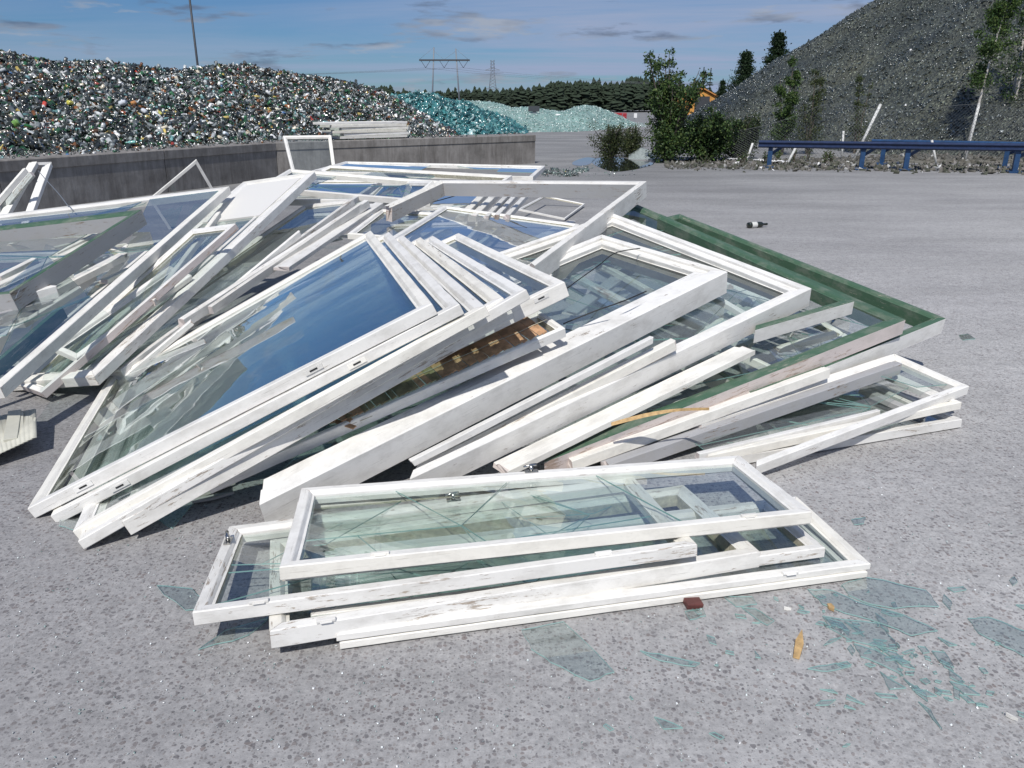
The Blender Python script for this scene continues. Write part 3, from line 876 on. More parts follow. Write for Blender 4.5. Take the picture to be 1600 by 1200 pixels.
FRAMES = [
 ('W1', [[-1.852, 2.712, 0.047], [-0.306, 2.978, 0.786], [-0.868, 4.923, 0.777], [-2.278, 4.242, 0.047]], {'fw': 0.058, 't': 0.05, 'c': 'white', 'g': 'clear', 'st': 'sash'}, 'large white sash lying on top of the fan, its whole pane mirroring the blue sky'),
 ('W2', [[-1.756, 2.691, 0.028], [-0.203, 3.005, 0.777], [-0.755, 4.924, 0.769], [-2.308, 4.61, 0.021]], {'fw': 0.06, 't': 0.045, 'c': 'white', 'g': 'clear', 'st': 'sash'}, 'white sash directly beneath the big sky-mirroring sash, only its edges showing'),
 ('W3', [[-1.587, 2.537, 0.05], [-0.105, 3.031, 0.763], [-0.671, 4.939, 0.747], [-2.153, 4.445, 0.035]], {'fw': 0.06, 't': 0.045, 'c': 'white', 'g': 'clear', 'st': 'sash'}, 'third white sash down in the fan, under two similar sashes'),
 ('W4', [[-1.537, 2.474, 0.045], [-0.037, 3.229, 0.752], [-0.563, 4.918, 0.739], [-2.062, 4.163, 0.031]], {'fw': 0.06, 't': 0.04, 'c': 'peel', 'g': 'clear', 'st': 'sash'}, 'white sash fourth down in the fan, its tip nearest the viewer'),
 ('W4b', [[-1.402, 2.535, 0.09], [-0.011, 3.319, 0.698], [-0.556, 5.03, 0.689], [-1.947, 4.246, 0.081]], {'fw': 0.05, 't': 0.065, 'c': 'peel', 'g': 'clear', 'st': 'sash'}, 'thick white frame at the bottom of the fan with its outer side in shade'),
 ('W5', [[-1.221, 2.745, 0.147], [0.058, 3.225, 0.786], [-0.516, 5.203, 0.703], [-1.795, 4.722, 0.064]], {'fw': 0.055, 't': 0.045, 'c': 'white', 'g': 'clear', 'st': 'sash'}, 'white sash with a narrow gap of glass beside it, just left of the small inner pane in the fan'),
 ('W6', [[-0.915, 3.133, 0.281], [0.24, 3.585, 0.742], [-0.341, 5.147, 0.728], [-1.496, 4.694, 0.268]], {'fw': 0.055, 't': 0.075, 'c': 'white', 'g': 'clear', 'st': 'sash'}, 'white frame at the right end of the fan resting above the brown slatted blind'),
 ('W7', [[-0.837, 4.716, 0.699], [0.228, 4.531, 0.579], [0.522, 6.245, 0.632], [-0.543, 6.43, 0.752]], {'fw': 0.045, 't': 0.045, 'c': 'white', 'g': 'clear', 'st': 'sash'}, 'white sash with an unbroken see-through pane lying behind the fan, below the empty box frame'),
 ('X9', [[-0.711, 6.108, 0.544], [-0.265, 6.009, 0.498], [-0.066, 6.908, 0.513], [-0.512, 7.007, 0.559]], {'fw': 0.05, 't': 0.045, 'c': 'pale', 'g': 'clear', 'st': 'sash'}, 'small pale sash seen through the pane of the sash behind the fan'),
 ('W8', [[-1.202, 5.848, 0.619], [-0.738, 5.764, 0.599], [-0.605, 6.479, 0.691], [-1.069, 6.562, 0.711]], {'fw': 0.045, 't': 0.045, 'c': 'white', 'g': 'clear', 'st': 'sash'}, 'white sash with deep blue pane just behind the peak of the big sky-mirroring sash'),
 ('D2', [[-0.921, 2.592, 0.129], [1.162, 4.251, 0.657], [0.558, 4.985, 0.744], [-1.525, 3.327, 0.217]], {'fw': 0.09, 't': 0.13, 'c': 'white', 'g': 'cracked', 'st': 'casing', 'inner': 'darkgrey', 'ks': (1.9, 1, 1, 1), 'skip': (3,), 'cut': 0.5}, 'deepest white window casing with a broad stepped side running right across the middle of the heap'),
 ('G', [[-1.169, 2.751, 0.13], [0.244, 3.535, 0.538], [0.129, 3.724, 0.572], [-1.284, 2.94, 0.165]], {'fw': 0.032, 't': 0.05, 'c': 'white', 'g': 'none', 'st': 'sash'}, 'narrow white frame with the brown slatted blind inside it'),
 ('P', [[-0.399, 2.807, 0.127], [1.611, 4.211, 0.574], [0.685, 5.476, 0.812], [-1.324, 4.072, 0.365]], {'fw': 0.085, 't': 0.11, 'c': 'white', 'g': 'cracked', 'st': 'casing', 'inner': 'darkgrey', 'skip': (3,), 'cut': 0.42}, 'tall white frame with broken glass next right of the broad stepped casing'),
 ('R1', [[1.226, 3.882, 0.433], [1.839, 4.184, 0.51], [1.048, 5.75, 0.778], [0.435, 5.448, 0.7]], {'fw': 0.055, 't': 0.08, 'c': 'greentop', 'g': 'none', 'st': 'sash', 'skip': (2, 3)}, 'green topped frame with white sides whose corner pokes out right of the tall white frame'),
 ('G2', [[0.134, 3.032, 0.094], [2.095, 4.113, 0.426], [0.938, 6.158, 0.798], [-1.023, 5.077, 0.466]], {'fw': 0.07, 't': 0.09, 'c': 'greentop', 'g': 'cracked', 'st': 'sash', 'skip': (3,), 'cut': 0.13, 'side': 'wood'}, 'green frame second from the right edge of the heap, its side showing bare pinkish wood'),
 ('G1', [[1.158, 3.561, 0.2], [2.467, 4.396, 0.36], [1.283, 6.179, 0.719], [-0.026, 5.344, 0.559]], {'fw': 0.05, 't': 0.1, 'c': 'greentop', 'g': 'none', 'st': 'sash'}, 'outermost green frame at the right edge of the heap with a white outer side'),
 ('U1', [[1.021, 3.027, 0.079], [2.259, 3.707, 0.194], [2.048, 4.083, 0.247], [0.81, 3.403, 0.132]], {'fw': 0.045, 't': 0.05, 'c': 'white', 'g': 'jag', 'st': 'sash', 'skip': (3,)}, 'small white frame propped low at the right foot of the heap, topmost of three there'),
 ('U2', [[0.841, 3.128, 0.078], [2.189, 3.628, 0.139], [2.004, 4.125, 0.161], [0.656, 3.625, 0.1]], {'fw': 0.045, 't': 0.04, 'c': 'white', 'g': 'broken', 'st': 'sash', 'skip': (3,)}, 'white sash lying between the propped frame and the frame on the ground at the right foot'),
 ('U3', [[0.827, 3.127, 0.05], [2.207, 3.625, 0.05], [1.967, 4.295, 0.056], [0.587, 3.797, 0.057]], {'fw': 0.05, 't': 0.045, 'c': 'peel', 'g': 'jag', 'st': 'sash', 'skip': (3,)}, 'white frame lying flat on the ground at the right foot of the heap'),
 ('A', [[-1.475, 5.174, 0.606], [0.124, 4.363, 0.667], [0.997, 6.069, 0.971], [-0.602, 6.88, 0.911]], {'fw': 0.06, 't': 0.12, 'c': 'peel', 'g': 'none', 'st': 'sash', 'inner': 'grey', 'skip': (0,), 'cut3': 0.42}, 'large empty white box frame with no glass standing proud at the back of the heap'),
 ('C3', [[-2.214, 8.97, 0.824], [0.221, 8.596, 0.797], [0.394, 9.75, 0.828], [-2.042, 10.123, 0.855]], {'fw': 0.06, 't': 0.05, 'c': 'peel', 'g': 'jag', 'st': 'sash'}, 'rearmost long white frame lying across the very back of the heap by the concrete wall'),
 ('C2', [[-2.204, 9.101, 0.787], [-0.146, 7.773, 0.782], [0.0, 8.0, 0.858], [-2.058, 9.328, 0.864]], {'fw': 0.05, 't': 0.05, 'c': 'white', 'g': 'jag', 'st': 'sash'}, 'long white frame lying just in front of the rearmost one'),
 ('C1', [[-2.197, 7.097, 0.833], [-0.691, 6.851, 0.738], [-0.585, 7.475, 0.843], [-2.091, 7.722, 0.939]], {'fw': 0.05, 't': 0.05, 'c': 'white', 'g': 'broken', 'st': 'sash'}, 'white frame at the back whose left corner sticks out behind the solid white panel'),
 ('B1', [[-1.974, 6.797, 0.758], [-1.321, 6.762, 0.761], [-1.258, 7.929, 0.822], [-1.911, 7.964, 0.818]], {'fw': 0.05, 't': 0.05, 'c': 'white', 'g': 'clear', 'st': 'sash'}, 'small white frame right of the solid white panel at the back of the heap'),
 ('B2', [[-1.447, 8.061, 0.637], [-0.922, 6.866, 0.696], [-0.675, 6.963, 0.899], [-1.307, 8.232, 0.783]], {'fw': 0.05, 't': 0.06, 'c': 'white', 'g': 'broken', 'st': 'sash'}, 'small white frame touching the left side of the empty box frame'),
 ('M1', [[-2.62, 4.382, 0.049], [-2.172, 4.193, 0.117], [-1.274, 6.524, 0.792], [-1.722, 6.713, 0.725]], {'fw': 0.05, 't': 0.06, 'c': 'peel', 'g': 'clear', 'st': 'sash'}, 'long narrow white sash with a pale pane in the middle of the heap'),
 ('M2', [[-2.6, 4.566, 0.049], [-2.209, 4.397, 0.08], [-1.321, 6.544, 0.693], [-1.712, 6.713, 0.662]], {'fw': 0.05, 't': 0.04, 'c': 'white', 'g': 'clear', 'st': 'sash'}, 'narrow white sash tucked under the long narrow sash with the pale pane'),
 ('L1', [[-2.867, 4.162, 0.049], [-2.216, 3.998, 0.145], [-1.619, 6.748, 0.989], [-2.271, 6.912, 0.893]], {'fw': 0.095, 't': 0.06, 'c': 'peel', 'g': 'panel', 'st': 'sash'}, 'tall white door frame with a solid white top panel leaning down to the left foreground'),
 ('L2', [[-4.467, 3.347, 0.043], [-2.331, 3.417, 0.29], [-2.247, 6.489, 0.895], [-4.383, 6.419, 0.648]], {'fw': 0.07, 't': 0.06, 'c': 'white', 'g': 'broken', 'st': 'sash'}, 'big white frame with blue mirroring glass spanning the left side of the heap'),
 ('L3', [[-2.731, 4.148, 0.046], [-2.487, 3.953, 0.071], [-1.776, 5.167, 0.786], [-2.145, 5.379, 0.719]], {'fw': 0.045, 't': 0.045, 'c': 'white', 'g': 'clear', 'st': 'sash', 'side': 'wood'}, 'long white sash with scraped pinkish stile ending on the ground left of the white door frame'),
 ('L4', [[-4.343, 4.581, 0.325], [-2.795, 4.349, 0.515], [-2.593, 5.662, 0.815], [-4.14, 5.894, 0.625]], {'fw': 0.05, 't': 0.11, 'c': 'greentop', 'g': 'none', 'st': 'sash', 'inner': 'grey', 'side': 'grey', 'ks': (1, 1, 1.5, 1)}, 'deep green frame with shaded side lying on the left end of the heap'),  # grey side and inner faces put this frame's shade into the colour
 ('L5', [[-4.389, 5.669, 0.467], [-3.108, 5.437, 0.549], [-3.007, 6.012, 0.646], [-4.288, 6.243, 0.563]], {'fw': 0.05, 't': 0.06, 'c': 'white', 'g': 'none', 'st': 'sash'}, 'white frame showing inside the deep green frame at the left'),
 ('F1', [[-0.677, 2.007, 0.235], [0.999, 2.361, 0.225], [0.901, 2.888, 0.192], [-0.76, 2.589, 0.198]], {'fw': 0.05, 't': 0.045, 'c': 'white', 'g': 'cracked', 'st': 'sash', 'side': 'cream'}, 'topmost white sash of the front stack with a cracked pane'),
 ('F1b', [[-0.683, 2.041, 0.183], [1.004, 2.4, 0.173], [0.911, 2.936, 0.139], [-0.776, 2.578, 0.149]], {'fw': 0.045, 't': 0.02, 'c': 'cream', 'g': 'jag', 'st': 'sash'}, 'white sash with a wood-coloured edge directly under the topmost sash of the front stack'),
 ('F2', [[-0.908, 1.918, 0.143], [0.588, 2.215, 0.188], [0.462, 2.787, 0.157], [-0.988, 2.46, 0.114]], {'fw': 0.05, 't': 0.045, 'c': 'peel', 'g': 'cracked', 'st': 'sash'}, 'white sash of the front stack jutting out furthest to the left with a metal catch'),
 ('F3', [[-0.683, 1.885, 0.104], [0.825, 2.308, 0.104], [0.676, 2.829, 0.091], [-0.832, 2.407, 0.092]], {'fw': 0.055, 't': 0.06, 'c': 'peel', 'g': 'broken', 'st': 'sash'}, 'thick peeling white sash of the front stack, nearest the viewer at the left'),
 ('F4', [[-0.592, 1.983, 0.086], [1.062, 2.363, 0.088], [0.978, 2.726, 0.081], [-0.676, 2.345, 0.078]], {'fw': 0.045, 't': 0.04, 'c': 'peel', 'g': 'broken', 'st': 'sash'}, 'white sash in the front stack ending between the peeling sash and the lowest pair'),
 ('F5', [[-0.507, 1.926, 0.061], [1.199, 2.312, 0.057], [1.1, 2.761, 0.076], [-0.605, 2.374, 0.08]], {'fw': 0.05, 't': 0.025, 'c': 'white', 'g': 'clear', 'st': 'sash'}, 'upper of the two lowest white sashes of the front stack, reaching furthest right'),
 ('F6', [[-0.5, 1.929, 0.032], [1.188, 2.302, 0.032], [1.104, 2.792, 0.032], [-0.585, 2.42, 0.032]], {'fw': 0.05, 't': 0.025, 'c': 'white', 'g': 'clear', 'st': 'sash'}, 'lowest white sash of the front stack lying flat on the concrete'),
 ('X1', [[0.872, 4.352, 0.436], [1.177, 4.494, 0.493], [0.836, 5.189, 0.593], [0.531, 5.047, 0.536]], {'fw': 0.05, 't': 0.045, 'c': 'white', 'g': 'clear', 'st': 'sash'}, 'grey white sash seen through the broken glass of the broad stepped casing'),
 ('X2', [[1.283, 4.158, 0.269], [1.68, 4.635, 0.365], [1.181, 5.026, 0.519], [0.785, 4.548, 0.424]], {'fw': 0.045, 't': 0.045, 'c': 'white', 'g': 'clear', 'st': 'sash'}, 'white sash seen through the broken glass of the tall white frame'),
 ('X3', [[1.485, 3.841, 0.163], [1.969, 4.46, 0.255], [1.496, 4.812, 0.422], [1.013, 4.193, 0.33]], {'fw': 0.045, 't': 0.045, 'c': 'white', 'g': 'broken', 'st': 'sash'}, 'white sash seen under the green topped frame with the poking corner'),
 ('X4', [[-1.27, 5.246, 0.458], [-0.456, 5.117, 0.502], [-0.212, 6.655, 0.601], [-1.025, 6.783, 0.557]], {'fw': 0.05, 't': 0.045, 'c': 'white', 'g': 'clear', 'st': 'sash'}, 'white sash lying under the see-through pane behind the fan'),
 ('X5', [[-2.374, 4.146, 0.198], [-2.028, 4.991, 0.485], [-2.181, 5.036, 0.538], [-2.527, 4.191, 0.251]], {'fw': 0.04, 't': 0.04, 'c': 'white', 'g': 'clear', 'st': 'sash'}, 'narrow sash under the blue mirroring glass at the left'),
 ('X6', [[-3.014, 4.309, 0.297], [-2.801, 5.797, 0.487], [-3.024, 5.816, 0.6], [-3.238, 4.328, 0.411]], {'fw': 0.045, 't': 0.04, 'c': 'white', 'g': 'broken', 'st': 'sash'}, 'sash lying below the deep green frame at the left, half hidden'),
 ('X7', [[-1.059, 7.48, 0.493], [-0.47, 7.401, 0.501], [-0.218, 9.253, 0.574], [-0.806, 9.332, 0.566]], {'fw': 0.045, 't': 0.04, 'c': 'white', 'g': 'broken', 'st': 'sash'}, 'sash seen inside the empty box frame at its left side'),
 ('K1', [[-2.14, 7.63, 0.666], [-1.89, 8.337, 0.602], [-1.837, 8.331, 0.692], [-2.079, 7.617, 0.773]], {'fw': 0.03, 't': 0.04, 'c': 'white', 'g': 'none', 'st': 'sash'}, 'tiny white sash beside the solid white panel at the back'),
 ('K2', [[-1.79, 7.53, 0.661], [-1.397, 7.378, 0.659], [-1.293, 7.647, 0.699], [-1.686, 7.799, 0.702]], {'fw': 0.03, 't': 0.04, 'c': 'white', 'g': 'none', 'st': 'sash'}, 'small white sash corner just behind the narrow sash with the pale pane'),
 ('K3', [[0.089, 11.198, 0.154], [0.727, 11.03, 0.045], [1.14, 12.673, 0.056], [0.502, 12.84, 0.165]], {'fw': 0.03, 't': 0.03, 'c': 'white', 'g': 'none', 'st': 'sash'}, 'thin white sash lying alone on the ground behind the empty box frame'),
 ('Y1', [[-2.654, 4.147, 0.048], [-2.354, 4.06, 0.102], [-1.835, 6.258, 0.806], [-2.135, 6.345, 0.752]], {'fw': 0.04, 't': 0.04, 'c': 'white', 'g': 'clear', 'st': 'sash'}, 'narrow white sash half under the tall door frame, seen along its right side'),
 ('Y2', [[-3.137, 4.418, 0.075], [-2.837, 4.362, 0.123], [-2.605, 5.937, 0.562], [-2.905, 5.993, 0.515]], {'fw': 0.04, 't': 0.04, 'c': 'white', 'g': 'clear', 'st': 'sash'}, 'narrow sash with dusty pane lying under the blue glass frame near its foot'),
]
RAILS = [
 ([-0.405, 2.869, 0.17], [0.654, 3.518, 0.5], 0.04, 0.03, 'white', 'thin white rail with broken end sticking out between the broad casing and the tall frame'),
 ([-0.287, 2.958, 0.14], [0.777, 3.603, 0.46], 0.06, 0.05, 'peel', 'thick rounded white rail with broken end beside the thin one under the broad casing'),
 ([-0.026, 2.901, 0.11], [1.203, 3.756, 0.37], 0.12, 0.03, 'white', 'white splintered board on top of the green frames at the right'),
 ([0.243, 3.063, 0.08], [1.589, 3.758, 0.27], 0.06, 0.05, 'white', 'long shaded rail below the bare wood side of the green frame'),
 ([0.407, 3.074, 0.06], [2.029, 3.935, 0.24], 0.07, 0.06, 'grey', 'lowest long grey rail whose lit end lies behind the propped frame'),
 ([0.795, 3.119, 0.09], [1.762, 3.539, 0.13], 0.035, 0.03, 'white', 'white rail crossing inside the propped frame at the right foot'),
 ([-1.954, 4.581, 0.3], [-1.125, 6.403, 0.8], 0.06, 0.06, 'peel', 'ragged edged white rail in the middle of the heap, left of the shaded board'),
 ([-1.466, 5.169, 0.5], [-1.038, 6.583, 0.76], 0.12, 0.03, 'white', 'wide white board with shadow bands right of the ragged rail'),
 ([-2.976, 4.298, 0.44], [-2.677, 4.619, 0.5], 0.08, 0.07, 'white', 'chunky frame end poking in from the left edge, with a split along its side'),
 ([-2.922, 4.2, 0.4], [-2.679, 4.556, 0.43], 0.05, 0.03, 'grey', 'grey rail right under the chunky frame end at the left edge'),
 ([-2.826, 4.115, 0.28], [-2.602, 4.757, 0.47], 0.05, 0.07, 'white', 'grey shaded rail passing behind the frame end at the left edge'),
 ([-2.721, 3.919, 0.2], [-2.559, 4.44, 0.42], 0.03, 0.07, 'green', 'thin rail with a green edge at the lower left of the heap'),
 ([-2.714, 3.813, 0.08], [-2.451, 4.352, 0.36], 0.03, 0.05, 'white', 'lowest rail at the left edge of the heap'),
 ([-2.754, 4.14, 0.2], [-2.671, 4.769, 0.38], 0.02, 0.04, 'white', 'short splintered lath between two rails at the lower left'),
 ([-0.367, 6.176, 0.7], [-0.203, 7.628, 0.76], 0.07, 0.04, 'white', 'leftmost of the parallel white strips behind the see-through pane'),
 ([-0.276, 6.214, 0.7], [-0.09, 7.628, 0.76], 0.07, 0.05, 'white', 'second of the parallel white strips, counted from the left'),
 ([-0.181, 6.176, 0.7], [0.012, 7.568, 0.76], 0.05, 0.04, 'cream', 'third of the parallel white strips, counted from the left'),
 ([-0.104, 6.252, 0.7], [0.089, 7.568, 0.76], 0.05, 0.04, 'white', 'fourth of the parallel white strips, counted from the left'),
 ([-0.02, 6.252, 0.7], [0.184, 7.568, 0.76], 0.05, 0.04, 'white', 'rightmost of the parallel white strips behind the see-through pane'),
 ([-3.054, 4.822, 0.44], [-2.802, 5.058, 0.48], 0.08, 0.02, 'pale', 'pale flat lath below the deep green frame'),
 ([-3.174, 4.879, 0.5], [-3.175, 5.319, 0.54], 0.06, 0.05, 'white', 'chunky broken rail inside the deep green frame'),
 ([-2.661, 5.145, 0.42], [-2.612, 5.427, 0.45], 0.06, 0.03, 'pale', 'short pale offcut under the blue mirroring glass'),
 ([-1.276, 2.85, 0.03], [-1.143, 3.006, 0.03], 0.03, 0.02, 'white', 'short dirty lath on the ground under the end of the fan'),
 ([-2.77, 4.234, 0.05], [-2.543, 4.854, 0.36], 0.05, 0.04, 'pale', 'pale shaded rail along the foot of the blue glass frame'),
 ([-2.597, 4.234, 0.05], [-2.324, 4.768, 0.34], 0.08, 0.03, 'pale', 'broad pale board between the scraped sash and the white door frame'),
 ([-2.965, 4.268, 0.16], [-2.754, 5.221, 0.46], 0.035, 0.05, 'white', 'narrow white rail just above the lowest ones at the left edge'),
 ([-2.101, 4.566, 0.42], [-2.103, 5.84, 0.78], 0.04, 0.04, 'white', 'narrow white rail beside the leaning door frame, seen behind the scraped sash'),
 ([-2.18, 4.369, 0.07], [-1.506, 5.72, 0.66], 0.035, 0.04, 'white', 'thin rail in the shade right of the narrow sash with the pale pane'),
 ([-1.802, 4.654, 0.36], [-1.167, 6.318, 0.78], 0.03, 0.05, 'cream', 'yellowed strip beside the ragged edged rail'),
 ([-3.041, 4.408, 0.3], [-2.636, 5.417, 0.54], 0.03, 0.04, 'white', 'slender white rail crossing under the blue glass frame at the left'),
 ([-2.204, 4.175, 0.04], [-1.834, 4.429, 0.34], 0.04, 0.03, 'white', 'short thin rail just left of the big sash foot'),
 ([-2.706, 4.313, 0.05], [-2.566, 5.286, 0.36], 0.035, 0.03, 'white', 'thin white lath between the blue glass frame and the scraped sash'),
 ([-0.917, 7.234, 0.58], [-0.589, 7.441, 0.6], 0.05, 0.03, 'white', 'short white batten in front of the small frame beside the box frame'),
 ([0.165, 5.895, 0.55], [0.53, 6.666, 0.6], 0.1, 0.02, 'cream', 'flat cream board seen through the pane below the box frame'),
 ([0.27, 4.91, 0.55], [0.584, 4.228, 0.5], 0.08, 0.03, 'pale', 'pale crosswise rail under the broken glass of the casing'),
 ([0.508, 5.03, 0.58], [0.76, 4.425, 0.52], 0.06, 0.03, 'white', 'second crosswise rail under the broken glass of the casing, nearer its outer corner'),
 ([0.352, 4.262, 0.42], [0.842, 4.964, 0.58], 0.1, 0.02, 'grey', 'grey board lying slantwise beneath the cracked glass of the casing'),
 ([1.038, 4.633, 0.52], [1.288, 4.15, 0.42], 0.06, 0.03, 'white', 'crosswise white rail under the glass of the tall white frame'),
 ([1.248, 4.577, 0.34], [1.576, 4.3, 0.3], 0.05, 0.03, 'white', 'crosswise white rail just below the poking green corner'),
 ([1.22, 3.729, 0.06], [1.841, 4.004, 0.1], 0.05, 0.03, 'pale', 'pale lath on the ground inside the propped frame'),
 ([1.846, 4.009, 0.08], [2.027, 3.667, 0.05], 0.07, 0.03, 'grey', 'dark rail slanting inside the propped frame'),
 ([0.912, 5.144, 0.58], [1.235, 4.451, 0.54], 0.04, 0.03, 'white', 'thin white rail under the upper end of the glass of the tall white frame'),
 ([0.767, 5.148, 0.6], [1.019, 4.633, 0.52], 0.05, 0.03, 'pale', 'pale rail visible through the outer corner of the casing glass'),
 ([1.045, 4.17, 0.3], [1.406, 4.491, 0.4], 0.09, 0.02, 'pale', 'pale board slanting beneath the lower half of the tall white frame'),
 ([1.481, 4.255, 0.22], [1.826, 4.3, 0.3], 0.08, 0.03, 'white', 'bright white board lying between the two green near rails'),
]

# ================================================================ vegetation
def leafmat(name, c1, c2):
    m, nt, b, out = newmat(name)
    a = N(nt, 'ShaderNodeAttribute', attribute_name='tint')
    L(nt, a.outputs['Color'], b.inputs['Base Color'])
    b.inputs['Roughness'].default_value = .55
    b.inputs['Specular IOR Level'].default_value = .3
    tr = N(nt, 'ShaderNodeBsdfTranslucent')
    L(nt, a.outputs['Color'], tr.inputs[0])
    mx = N(nt, 'ShaderNodeMixShader', inp={0: .3})
    L(nt, b.outputs[0], mx.inputs[1]); L(nt, tr.outputs[0], mx.inputs[2]); L(nt, mx.outputs[0], out.inputs[0])
    return m


M['leaf'] = leafmat('foliage', None, None)
M['bark'] = simple('grey_brown_bark', (.10, .085, .07), .9, nscale=20, namt=.4, bump=.6)
M['birchbark'] = simple('pale_birch_bark', (.50, .47, .43), .8, nscale=14, namt=.45, bump=.4)
leaf_v = np.array([[0, -.5, 0], [.28, 0, .05], [0, .5, 0], [-.28, 0, .05]], float)
leaf_f = np.array([[0, 1, 2, 3]])


def foliage(name, P_, s0, s1, pals, parent):
    n = len(P_)
    V_, F_ = scatter(leaf_v, leaf_f, np.asarray(P_, float), s0 + (s1 - s0) * rng.rand(n), quat_rand(n))
    c = np.array(pals)[rng.randint(len(pals), size=n)] * (.7 + .6 * rng.rand(n, 1))
    return npmesh(name, V_, F_, M['leaf'], np.repeat(c, 4, 0), parent=parent)


GR1 = [(.055, .105, .032), (.08, .14, .036), (.042, .078, .028), (.11, .155, .048)]
GR2 = [(.022, .045, .018), (.03, .055, .022), (.016, .032, .015)]
GR3 = [(.06, .085, .035), (.085, .10, .04), (.05, .07, .03)]


def bushy(name, base, h, spread, stems, nleaf, label, cat, pals, leaf=(.05, .10), lean=(0, 0), group=None, bark='bark', droop=.0, fill=1.0, low=.15):
    root = empty(name, base, label, cat, group)
    P_ = []
    for s in range(stems):
        a = random.uniform(0, 6.28); sp = random.uniform(.15, 1) * spread
        hh = h * random.uniform(.6, 1.0) if s else h
        if s == 0: sp *= .3
        top = Vector((math.cos(a) * sp * .9 + lean[0] * hh, math.sin(a) * sp * .9 + lean[1] * hh, hh))
        mid = Vector((top.x * .4, top.y * .4, hh * .5))
        pts = [Vector((math.cos(a) * sp * .1, math.sin(a) * sp * .1, -.05)), mid, top]
        V_, F_ = tube_vf(pts, (.012 if stems > 1 else .006) * h + .01, 6, .006)
        mesh('stem' if stems > 1 else 'trunk', V_, F_, M[bark], root)
        nb = max(6, int(12 * fill))
        for k in range(nb):
            t = random.uniform(low, 1)
            p = (pts[0].lerp(mid, t * 2) if t < .5 else mid.lerp(top, t * 2 - 1))
            bl = spread * random.uniform(.25, .6) * (1.15 - t)
            ba = random.uniform(0, 6.28)
            e = p + Vector((math.cos(ba) * bl, math.sin(ba) * bl, bl * random.uniform(.3, 1.1)))
            for q in range(int(nleaf / (stems * nb))):
                tt = random.random() ** .6
                c = p.lerp(e, tt)
                r_ = (.10 * spread * (1.25 - tt) + .03) * (1.15 - .5 * t)
                P_.append(c + Vector((random.gauss(0, r_), random.gauss(0, r_), random.gauss(0, r_ * .8))))
    P_ = [(p.x, p.y, max(.02, p.z)) for p in P_]
    foliage('foliage', P_, leaf[0], leaf[1], pals, root)
    return root


def conifer(name, base, h, r, label, group=None, nb=44, dens=60, pals=GR2):
    root = empty(name, base, label, 'tree', group)
    tube('trunk', [(0, 0, -.1), (0, 0, h * .5), (0, 0, h)], .018 * h + .03, M['bark'], root, 8, .01)
    P_, V_, F_ = [], [], []
    for i in range(nb):
        t = (i + random.uniform(-.3, .3)) / nb
        z = h * (.06 + .93 * t)
        rad = r * (1 - t) ** 1.0 * random.uniform(.7, 1.1) + .05
        for k in range(int(7 + 5 * (1 - t))):
            a = random.uniform(0, 6.28); rl = rad * random.uniform(.6, 1.1)
            for q in range(dens):
                u_ = random.random() ** .7
                P_.append((math.cos(a) * rl * u_ + random.gauss(0, .06 * r), math.sin(a) * rl * u_ + random.gauss(0, .06 * r), z - rl * .45 * u_ + .18 * rl * u_ * u_ + random.gauss(0, .022 * r)))
    P_ += [(random.gauss(0, .02), random.gauss(0, .02), h * random.uniform(.93, 1.02)) for _ in range(60)]
    foliage('foliage', P_, .014 * h, .032 * h, pals, root)
    return root


def g0(x, Y):
    p = at(x, 200, Y); return Vector(((x - 800) / 1244 * (.944 * Y + .5), Y, 0))


# near shrubs and saplings on the verge
b0 = g0(1043, 23.0)
bushy('willow_bush', b0, 2.85, 1.1, 20, 17000, 'big dark green willow bush left of the blue barrier', 'bush', GR1 + GR2[:1], (.04, .10), low=.03)
bushy('willow_bush', g0(1100, 23.6), 1.45, 1.35, 14, 13000, 'lower spreading bush joined to the right side of the big willow bush', 'bush', GR1 + GR2, (.05, .11), low=.03)
bushy('willow_bush', g0(1150, 24.5), 1.25, 1.1, 12, 8200, 'grey green bush behind the torn end of the wire fence', 'bush', GR3 + GR2, (.04, .09), low=.03)
bushy('small_shrub', g0(952, 24.6), 1.0, .80, 22, 5200, 'small yellowish green shrub at the edge of the puddle', 'shrub', GR3, (.03, .07), low=.0)
bushy('small_shrub', g0(985, 25.6), .9, .85, 18, 4600, 'small shrub between the puddle and the big willow bush', 'shrub', GR3, (.03, .07), low=.0)
bushy('birch_sapling', g0(1220, 26.5), 3.0, .8, 4, 6500, 'thin dark birch sapling in front of the foot of the dark hill, left of two', 'sapling', GR1, (.05, .09), lean=(.02, 0), fill=1.3)
bushy('birch_sapling', g0(1262, 27.0), 2.5, .85, 4, 3600, 'sparse yellowish sapling in front of the dark hill, right of the dark one', 'sapling', GR3, (.04, .08), fill=1.2)
bushy('birch_sapling', g0(1335, 27.5), 2.4, .7, 3, 1700, 'faint sparse sapling halfway along the dark hill behind the leaning fence post', 'sapling', GR3, (.04, .08))
bushy('birch_tree', g0(1506, 24.2), 5.6, 1.5, 1, 9000, 'slender birch with pale trunk growing behind the blue barrier at the right edge', 'tree', GR1, (.05, .09), lean=(.10, .02), bark='birchbark', fill=3.2, low=.36)
bushy('birch_tree', g0(1565, 26.0), 5.4, 1.3, 3, 4200, 'thin leafy birch behind the pale trunked one', 'tree', GR2 + GR1, (.05, .09), bark='birchbark', fill=1.6, low=.35)
for k, (x, Y, h_) in enumerate([(1194, 22.3, .35), (1215, 22.6, .30), (1290, 22.6, .35), (1300, 22.9, .3), (1102, 22.3, .25), (1160, 22.4, .3), (1240, 23.2, .6), (1262, 23.4, .5)]):
    bushy('weed_clump', g0(x, Y), h_, .22, 5, 160, 'low weeds growing at the foot of the wire fence', 'weeds', GR3 + GR1, (.03, .07), group='weeds along the fence')

